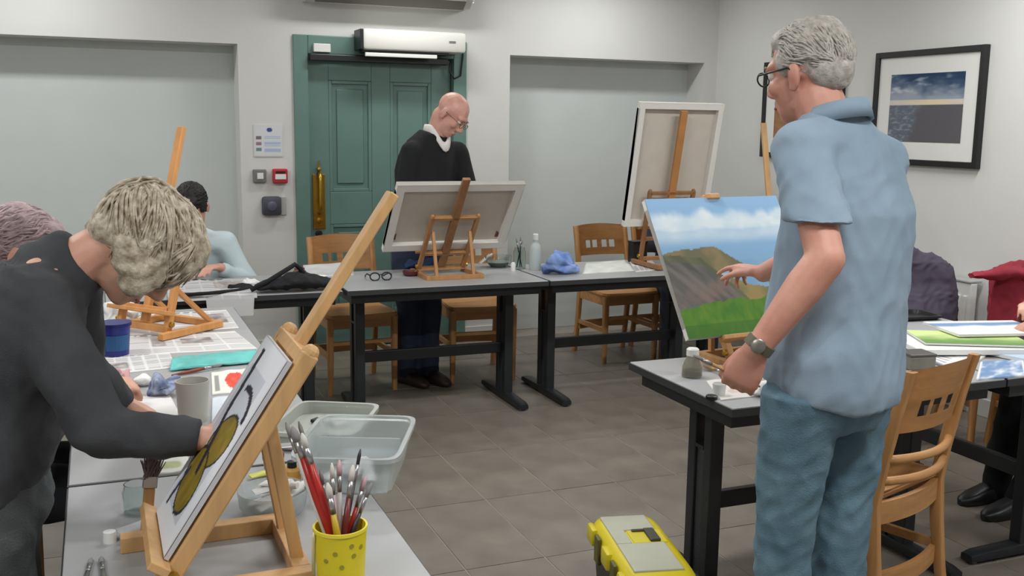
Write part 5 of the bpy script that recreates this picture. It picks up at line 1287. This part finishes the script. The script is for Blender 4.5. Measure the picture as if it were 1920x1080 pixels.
# --- back table by the left recess: newspaper over the edge, bag
q0 = PZ(322, 552, ZT); q1 = PZ(478, 540, ZT)
bm = bmesh.new(); lay = bm.loops.layers.float_color.new('Col'); fn = news(5, ((0.1, 0.1, 0.4, 0.35), (0.55, 0.5, 0.9, 0.8)), (196, 196, 196)); rows = []; nu = 60; prof = []
YE = YT-TD/2
for k in range(30): prof.append((YE-0.004 + (0.52)*(1-k/29), 0.0))
xs0, xs1 = PY(312, 540, YE+0.1).x, PY(476, 540, YE+0.1).x
prof += [(YE-0.006, -0.02), (YE-0.008, -0.06), (YE-0.010, -0.10)]
for j, (yy, dz) in enumerate(prof):
    row = []
    for i in range(nu+1):
        u = i/nu; xx = xs0 + (xs1-xs0)*u; lo = 0.0
        w_ = (0.004 + 0.010*(nz(u*4, j*0.12, 4)+0.5) if dz == 0 else 0.004)
        cut = 1.0 if (dz == 0 or 0.42 < u < 0.96) else 0.15
        row.append(bm.verts.new((xx + 0.04*(yy-YE), yy, ZT + w_ + dz*cut)))
    rows.append(row)
for j in range(len(prof)-1):
    for i in range(nu):
        f = bm.faces.new((rows[j][i], rows[j+1][i], rows[j+1][i+1], rows[j][i+1])); f.smooth = True
        for l, (a, b_) in zip(f.loops, ((i, j), (i, j+1), (i+1, j+1), (i+1, j))): l[lay] = (*lin(fn(a/nu, 1-b_/len(prof))), 1)
me = bpy.data.meshes.new('newspaper'); bm.to_mesh(me); bm.free(); o = link_mesh('newspaper', me, print_mat(), None); tag(o, 'grey newspaper hanging over the dark table edge by the left recess', 'newspaper')
# black shoulder bag with strap
c = PZ(545, 545, ZT) + Vector((0, 0, 0.008))
t = thing('shoulder_bag', 'black shoulder bag with raised strap lying on the back table', 'bag', c)
m = MB(); m.loft([(c + Vector((-0.17, 0.0, 0.015)), Vector((0, 0.06, 0)), Vector((0, 0, 0.014))), (c + Vector((-0.08, 0.0, 0.030)), Vector((0, 0.09, 0)), Vector((0, 0, 0.030))), (c + Vector((0.05, 0.0, 0.045)), Vector((0, 0.10, 0)), Vector((0, 0, 0.045))), (c + Vector((0.16, 0.0, 0.03)), Vector((0, 0.08, 0)), Vector((0, 0, 0.030))), (c + Vector((0.23, 0.0, 0.016)), Vector((0, 0.05, 0)), Vector((0, 0, 0.015)))], 20)
put('bag_body', remesh(m, 0.007, 4, 0.5, lambda co: waves(co, 5, 40, 0.006, 55)), M_BLACKC, t)
pts = [c + Vector((-0.20, -0.05, 0.012)), c + Vector((-0.12, -0.05, 0.05)), c + Vector((-0.03, -0.04, 0.10)), c + Vector((0.02, -0.02, 0.125)), c + Vector((0.05, 0.0, 0.10)), c + Vector((0.07, 0.0, 0.06))]
obj('strap', MB().tube(pts, 0.012, 8), M_BLACKC, t, world=True, smooth=True)
p = PZ(562, 528, ZT)
lathe_obj('brown_jar', 'small brown earthenware jar behind the black bag', 'jar', p, [('jar', [(0.01, 0), (0.028, 0), (0.036, 0.03), (0.034, 0.055), (0.026, 0.064), (0.028, 0.072), (0.024, 0.072), (0.022, 0.06), (0.01, 0.02)], mat('earthenware', (112, 74, 58), 0.5))])
heap('tissue', 'white crumpled tissue between black bag and hanging newspaper', 'tissue', PZ(470, 537, ZT+0.0), (0.10, 0.09, 0.05), 61, M_PAPER)
heap('black_glove', 'black crumpled glove lying beside the grey newspaper', 'glove', PZ(452, 542, ZT), (0.12, 0.08, 0.035), 63, M_BLACKC)
o = tag(obj('black_cable', MB().tube([PZ(346, 553, ZT+0.020), PZ(390, 550, ZT+0.022), PZ(440, 545, ZT+0.012), PZ(470, 540, ZT+0.012)], 0.009, 8), M_BLACKC, smooth=True), 'black strap trailing over the grey newspaper edge', 'strap')
sheet('paper_sheet', 'white paper sheet on the back table before the oak chair', 'paper', ((570, 522), (664, 516), (660, 492), (568, 498)), lambda u, v: mixc((212, 212, 212), (190, 190, 190), 0.4+fbm(u*4, v*4, 2)), ZT, 12, 16, 16)
p = PZ(600, 524, ZT+0.003)
lathe_obj('white_dish', 'small white dish behind the black bag', 'dish', p, [('dish', [(0.01, 0), (0.025, 0), (0.04, 0.02), (0.038, 0.02), (0.023, 0.004), (0.01, 0.004)], M_WHITE)])

# --- table before the green door
p = PZ(714, 526, ZT)
t = thing('spectacles', 'folded black spectacles lying near the table corner', 'spectacles', p)
h = MB()
for sx in (-1, 1): h.tube([Vector((sx*0.032+0.026*math.cos(a), 0.004*math.sin(a), 0.022+0.020*math.sin(a))) for a in [2*PI*i/18 for i in range(19)]], 0.004, 6)
h.tube([(-0.008, 0, 0.03), (0, 0, 0.034), (0.008, 0, 0.03)], 0.003, 6); obj('rims', h, M_BLACK, t, smooth=True)
for sx in (-1, 1): obj('temple', MB().tube([(sx*0.058, 0, 0.03), (sx*0.06, 0.06, 0.03), (sx*0.055, 0.12, 0.012), (sx*0.05, 0.135, 0.004)], 0.004, 6), M_BLACK, t, smooth=True)
lathe_obj('maroon_bowl', 'low dark maroon bowl left of the wooden easel base', 'bowl', PZ(770, 517, ZT), [('bowl', [(0.01, 0), (0.03, 0), (0.043, 0.012), (0.045, 0.028), (0.042, 0.028), (0.038, 0.013), (0.01, 0.005)], mat('maroon_glaze', (84, 34, 36), 0.35))])
heap('blue_rag', 'dark blue cloth heap under the tilted canvas', 'cloth', PZ(788, 503, ZT), (0.17, 0.11, 0.07), 71, mat('cloth_dark_blue', (34, 54, 88), 0.9, 0.15, 20))
p = PZ(934, 500, ZT)
lathe_obj('glass_bowl', 'clear glass bowl with water beside the easel foot', 'bowl', p, [('glass', [(0.01, 0), (0.045, 0), (0.072, 0.03), (0.08, 0.065), (0.077, 0.065), (0.068, 0.031), (0.043, 0.004), (0.01, 0.004)], M_GLASS), ('grey_water', [(0.004, 0.006), (0.044, 0.006), (0.066, 0.03), (0.004, 0.031)], mat('grey_water', (146, 152, 146), 0.2))])
tube_paint('white paint tube propped against the glass bowl', PZ(905, 497, ZT)+Vector((-0.02, 0, 0.012)), (0.6, 0.1, 0.35), TW, 0.10, 0.014)
p = PZ(974, 503, ZT)
t = lathe_obj('glass_jar', 'glass jar of dark brushes between bowl and white bottle', 'jar', p, [('glass', [(0.01, 0), (0.034, 0), (0.036, 0.006), (0.036, 0.10), (0.03, 0.112), (0.03, 0.122), (0.0275, 0.122), (0.0275, 0.112), (0.0335, 0.099), (0.0335, 0.006), (0.01, 0.005)], M_GLASS)])
for k, (a, b_) in enumerate(((-0.018, 0.022), (0.014, -0.02), (0.002, 0.008))):
    brush('dark brush standing in the glass jar on back table', p + Vector((a, 0.0, 0.008)), p + Vector((b_, 0.01, 0.17+0.01*k)), BLK, 0.004, 0.03, GRY, 1.2, 0.03, group='brushes in the glass jar')
lathe_obj('white_bottle', 'slim translucent white bottle beside the brush jar', 'bottle', PZ(1003, 506, ZT), [('bottle', [(0.01, 0), (0.033, 0), (0.035, 0.006), (0.035, 0.12), (0.028, 0.145), (0.014, 0.16), (0.014, 0.175), (0.006, 0.175)], mat('bottle_milky', (206, 214, 212), 0.3, trans=0.3)), ('cap', [(0.004, 0.175), (0.017, 0.175), (0.017, 0.205), (0.012, 0.21), (0.004, 0.21)], M_WHITE)])
lathe_obj('salt_pot', 'tiny white pot between the glass bowl and brush jar', 'pot', PZ(962, 508, ZT), [('pot', [(0.005, 0), (0.013, 0), (0.014, 0.04), (0.008, 0.05), (0.004, 0.05)], M_WHITE)])
heap('blue_cloth', 'crumpled light blue cloth at the joint of the back tables', 'cloth', PZ(1052, 512, ZT), (0.24, 0.21, 0.13), 77, mat('cloth_sky', (92, 122, 188), 0.9, 0.2, 14, rgb2=(146, 172, 222)), freq=7)
def sketch(u, v): return mixc((222, 224, 220), (196, 200, 190), 0.4+fbm(u*5, v*5, 9))
sheet('paper_sheet', 'pale sheets lying before the oak chair beyond the blue cloth', 'paper', ((1092, 514), (1190, 508), (1172, 488), (1098, 494)), sketch, ZT, 14, 20, 16)
sheet('newspaper', 'grey newspaper under the tall canvas easel', 'newspaper', ((1192, 510), (1236, 506), (1222, 488), (1180, 490)), news(8), ZT, 15, 30, 24)
c = PY(1200, 470, 5.42)
t = thing('black_box', 'small black box standing behind the tall canvas easel', 'box', (c.x, 5.45, ZT))
obj('body', MB().box((0, 0, 0.06), (0.10, 0.07, 0.12), bev=0.006), M_BLACK, t); obj('lid', MB().box((0, 0, 0.125), (0.104, 0.074, 0.014), bev=0.004), M_BLACK, t)

# --- table of the man in blue
p = PZ(1297, 706, ZT)
lathe_obj('medium_bottle', 'squat clear bottle with dark dregs and white cap near the painting', 'bottle', p, [('glass', [(0.01, 0), (0.032, 0), (0.035, 0.006), (0.033, 0.035), (0.022, 0.062), (0.018, 0.075), (0.016, 0.075), (0.0195, 0.061), (0.030, 0.034), (0.032, 0.007), (0.01, 0.004)], mat('bottle_clear', (206, 204, 190), 0.15, trans=0.8)),
   ('dark_dregs', [(0.004, 0.005), (0.031, 0.007), (0.0305, 0.022), (0.004, 0.023)], mat('dregs', (70, 58, 58), 0.4)), ('cap', [(0.004, 0.073), (0.021, 0.073), (0.021, 0.094), (0.017, 0.098), (0.004, 0.098)], M_WHITE)])
for k, (x0, y0, x1, y1, m_, lab) in enumerate(((1318, 690, 1362, 706, mat('brush_tan', (176, 136, 84), 0.4), 'tan handled brush lying beside the squat bottle'), (1316, 681, 1368, 698, mat('brush_umber', (128, 88, 60), 0.4), 'umber handled brush lying behind the tan one'))):
    brush(lab, PZ(x0, y0, ZT)+Vector((0, 0, 0.008)), PZ(x1, y1, ZT)+Vector((0, 0, 0.012)), m_, 0.006, 0.03, GRY, 1.2, 0.03, group=None)
def palette(u, v):
    for q, col in (((0.2, 0.7), (150, 110, 110)), ((0.35, 0.35), (206, 190, 180)), ((0.6, 0.7), (120, 140, 110)), ((0.7, 0.3), (190, 170, 160)), ((0.45, 0.6), (170, 130, 124))):
        if (u-q[0])**2 + (v-q[1])**2 < 0.012*(1+fbm(u*9, v*9, 1)): return col
    return (216, 212, 206)
sheet('paper_palette', 'white paper palette with smeared paint under the man\'s hand', 'palette', ((1352, 752), (1452, 740), (1410, 706), (1324, 716)), palette, ZT, 21, 40, 30)
lathe_obj('paint_cup', 'small white paint cup beside the man\'s lowered hand', 'cup', PZ(1348, 742, ZT), [('cup', cup_prof(0.018, 0.022, 0.04, 0.002), M_WHITE)])
lathe_obj('ink_pad', 'round black ink pad lying by the table edge', 'ink pad', PZ(1334, 748, ZT), [('disc', [(0.004, 0), (0.018, 0), (0.018, 0.010), (0.015, 0.012), (0.004, 0.012)], M_BLACK)])
heap('tissue', 'crumpled white tissue between the man and table edge', 'tissue', PZ(1438, 738, ZT), (0.14, 0.10, 0.05), 83, M_PAPER)
# brush held in the lowered hand
hd = (MAN['tipL']-MAN['wrL']).normalized(); hp = MAN['wrL'] + hd*0.085 + Vector((0.012, 0.02, -0.006))
brush('slim brush gripped in the man\'s lowered hand', hp + Vector((0.05, -0.01, -0.02)), hp + Vector((-0.10, 0.05, 0.055)), mat('brush_tan', (176, 136, 84), 0.4), 0.0045, 0.025, GRY, 1.1, 0.025, group=None)

# --- paper heap on the right hand table
rs = random.Random(9)
def tilted(name, label, cat, c, w, d, rz, th, m, z, fn=None, roll=0.0, parent=None):
    t = thing(name, label, cat, (c.x, c.y, z), rz)
    obj('pages', MB().box((0, 0, th/2), (w, d, th), bev=min(0.002, th*0.3)), M_PAPER, t)
    if fn: picture('cover', (-w/2, -d/2, th+0.0006), (w, 0, 0), (0, d, 0), 30, 30, fn, t)
    else: obj('cover', MB().box((0, 0, th+0.001), (w, d, 0.002)), m, t)
    return t
def leaflet(a, b, seed): return lambda u, v: mixc(a, b, sst(-0.15, 0.35, fbm(u*3+seed, v*3, seed))) if 0.05 < u < 0.95 else (230, 232, 234)
def flatsheets(label, pts, fn, z, seed, cat='paper'): return sheet('paper_sheet', label, cat, pts, fn, z, seed, 30, 24, None, 0.004, 0.004)
white = lambda u, v: (228, 228, 226)
def lined(u, v): return (150, 152, 158) if (int(v*22) % 3 == 0 and 0.1 < u < 0.7) else (230, 230, 228)
flatsheets('white typed sheets lying next to the oak chair back', ((1700, 662), (1800, 702), (1850, 668), (1720, 640)), lined, ZT, 31)
c = PZ(1720, 694, ZT)
t = thing('tin_box', 'grey metal tin standing beside man in blue shirt', 'tin', (c.x+0.02, c.y+0.03, ZT), R(-10))
obj('tin', MB().box((0, 0, 0.025), (0.10, 0.09, 0.05), bev=0.006), mat('tin_grey', (124, 122, 112), 0.4, 0.15, 12), t); obj('lid', MB().box((0, 0, 0.053), (0.104, 0.094, 0.010), bev=0.004), mat('tin_lid', (84, 80, 76), 0.4), t)
c1 = PZ(1790, 645, ZT+0.02)
tilted('sketch_pad', 'thick white sketch pad at bottom of the paper heap', 'sketch pad', c1, 0.42, 0.30, R(-18), 0.018, M_PAPER, ZT+0.011, lambda u, v: (226, 226, 224))
c2 = PZ(1815, 638, ZT+0.03)
tilted('magazine', 'pale green magazine lying in the paper heap', 'magazine', c2, 0.40, 0.24, R(-26), 0.008, M_PAPER, ZT+0.0325, lambda u, v: mixc((206, 222, 150), (112, 150, 84), sst(0.3, 0.9, 1-v+0.3*fbm(u*4, v*4, 3))))
c3 = PZ(1850, 618, ZT+0.045)
tilted('sketch_pad', 'white sketch pad with blue wash on top of the heap', 'sketch pad', c3, 0.40, 0.26, R(-14), 0.010, M_PAPER, ZT+0.0445, lambda u, v: mixc((232, 232, 232), (120, 150, 190), sst(0.55, 0.7, v + 0.1*fbm(u*4, v*4, 5))*sst(0.9, 0.8, v)))
c4 = PZ(1925, 668, ZT+0.01)
tilted('blue_folder', 'pale blue card folder under the reaching person\'s hand', 'folder', c4, 0.15, 0.22, R(12), 0.012, M_PAPER, ZT+0.002, lambda u, v: mixc((176, 200, 226), (196, 214, 232), v))
flatsheets('blue and white leaflets fanned at the near table end', ((1830, 714), (1925, 706), (1918, 676), (1838, 682)), leaflet((120, 150, 190), (226, 230, 234), 3), ZT, 33)
c = PZ(1748, 604, ZT)
lathe_obj('water_glass', 'clear drinking glass at the far end of the paper table', 'glass', Vector((3.16, 3.42, ZT)), [('glass', cup_prof(0.034, 0.040, 0.10, 0.002), M_GLASS)])
t = thing('black_tray', 'flat dark tray behind the paper heap', 'tray', (3.34, 3.45, ZT), R(-6)); tray(t, 0.20, 0.17, 0.02, 0.008, M_BLACK, 'tray')
heap('pink_cloth', 'pale pink tissue heap at the far end beside the dark tray', 'cloth', Vector((2.96, 3.40, ZT)), (0.16, 0.14, 0.10), 87, mat('tissue_pink', (214, 186, 184), 0.9))

# --- coats over the chairs by the radiator
def coat(name, label, chair_loc, rz, prims, m, seed, extra=None):
    t = thing(name, label, 'coat', (chair_loc[0], chair_loc[1], 0.45), rz)
    W4 = Matrix.Translation(Vector((chair_loc[0], chair_loc[1], 0))) @ Matrix.Rotation(rz, 4, 'Z')
    b = MB(); prims(b); b.xf(W4)
    put('shell', remesh(b, 0.009, 5, 0.5, lambda co: waves(co, 6, 24, 0.010, seed, (1, 1, 0.5)) + waves(co, 5, 55, 0.003, seed+1)), m, t)
    if extra: extra(t, W4)
    return t
def jk(b):
    X = Vector((1, 0, 0)); Y = Vector((0, 1, 0))
    b.loft([((0, -0.25, 0.50), X*0.28, Y*0.13), ((0, -0.255, 0.62), X*0.27, Y*0.13), ((0, -0.285, 0.76), X*0.255, Y*0.09), ((0, -0.29, 0.87), X*0.235, Y*0.085), ((0, -0.29, 0.92), X*0.15, Y*0.06), ((0, -0.29, 0.945), X*0.06, Y*0.035)], 22, 2.5)
    for s in (-1, 1): b.cap((s*0.20, -0.29, 0.83), (s*0.27, -0.30, 0.48), 0.055, 0.045)
coat('jacket', 'dark purple grey jacket hung over a chair back by the radiator', (3.80, 3.82), R(158), jk, mat('jacket_purple', (74, 68, 84), 0.85, 0.15, 8), 101)
def rc(b):
    X = Vector((1, 0, 0)); Y = Vector((0, 1, 0))
    b.loft([((0, -0.25, 0.50), X*0.25, Y*0.13), ((0, -0.255, 0.64), X*0.25, Y*0.125), ((0, -0.28, 0.80), X*0.245, Y*0.11), ((0, -0.29, 0.88), X*0.23, Y*0.09), ((0, -0.29, 0.925), X*0.13, Y*0.05)], 22, 2.5)
    b.loft([((0.10, -0.20, 0.87), Vector((0, 0.06, 0)), Vector((0, 0, 0.05))), ((0.22, -0.19, 0.87), Vector((0, 0.06, 0)), Vector((0, 0, 0.04))), ((0.40, -0.16, 0.86), Vector((0, 0.05, 0)), Vector((0, 0, 0.025)))], 16); b.cap((-0.2, -0.27, 0.84), (-0.25, -0.22, 0.52), 0.055, 0.045)
def hood(t, W4):
    b = MB(); b.ell((-0.10, -0.24, 0.90), (0.14, 0.09, 0.06)); b.ell((-0.20, -0.21, 0.78), (0.08, 0.08, 0.15)); b.ell((-0.22, -0.18, 0.65), (0.06, 0.06, 0.10)); b.xf(W4)
    put('fur_hood', remesh(b, 0.008, 3, 0.5, lambda co: waves(co, 6, 70, 0.012, 111)), mat('fur_grey', (156, 156, 146), 0.95, 0.3, 40, 0.5, 120), t)
coat('red_coat', 'crimson coat with grey fur hood hung over a chair', (4.17, 3.34), R(158), rc, mat('coat_crimson', (140, 34, 52), 0.85, 0.15, 8), 105, hood)

# --- yellow tool box on the floor
t = thing('tool_box', 'yellow and grey plastic tool box with black base on the tiled floor', 'tool box', (1.54, 2.645, 0), R(-13))
TBW, TBL = 0.225, 0.52; TY_ = mat('tool_yellow', (214, 196, 34), 0.38, 0.05, 8); TG = mat('tool_grey_panel', (184, 184, 166), 0.5, 0.04, 10)
h = MB(); h.loft([((0, 0, 0.0), (TBW/2-0.025, 0, 0), (0, TBL/2-0.025, 0)), ((0, 0, 0.008), (TBW/2-0.018, 0, 0), (0, TBL/2-0.018, 0)), ((0, 0, 0.165), (TBW/2-0.004, 0, 0), (0, TBL/2-0.004, 0)), ((0, 0, 0.172), (TBW/2, 0, 0), (0, TBL/2, 0)), ((0, 0, 0.182), (TBW/2, 0, 0), (0, TBL/2, 0))], 40, 7)
obj('base', h, mat('tool_black', (36, 36, 34), 0.5), t, smooth='auto')
h = MB(); h.loft([((0, 0, 0.182), (TBW/2+0.003, 0, 0), (0, TBL/2+0.003, 0)), ((0, 0, 0.215), (TBW/2+0.003, 0, 0), (0, TBL/2+0.003, 0)), ((0, 0, 0.238), (TBW/2-0.010, 0, 0), (0, TBL/2-0.010, 0)), ((0, 0, 0.246), (TBW/2-0.028, 0, 0), (0, TBL/2-0.028, 0))], 40, 7)
lid = obj('lid', h, TY_, t, smooth='auto')
obj('grey_inset', MB().box((-0.006, 0.165, 0.247), (0.155, 0.12, 0.010), bev=0.004), TG, lid); obj('grey_inset', MB().box((-0.006, -0.10, 0.247), (0.155, 0.20, 0.010), bev=0.004), TG, lid)
obj('grey_strip', MB().box((-0.058, 0.055, 0.247), (0.05, 0.11, 0.010), bev=0.003), TG, lid)
obj('handle_recess', MB().box((0.03, 0.055, 0.246), (0.11, 0.10, 0.006), bev=0.002), TY_, lid)
obj('black_handle', MB().box((0.046, 0.055, 0.252), (0.034, 0.095, 0.012), bev=0.004), mat('tool_label', (64, 62, 50), 0.5), lid)
obj('handle_bar', MB().box((0.020, 0.096, 0.250), (0.06, 0.014, 0.010), bev=0.003), mat('tool_label', (64, 62, 50), 0.5), lid)
for sy in (0.19, 0.0, -0.19):
    obj('corner_boss', MB().box((-TBW/2-0.003, sy, 0.205), (0.024, 0.075, 0.06), bev=0.010), TY_, t, smooth='auto')
for sy in (0.10, -0.10):
    obj('latch', MB().box((-TBW/2-0.007, sy, 0.19), (0.014, 0.05, 0.09), bev=0.004), mat('latch_olive', (96, 94, 36), 0.5), t)
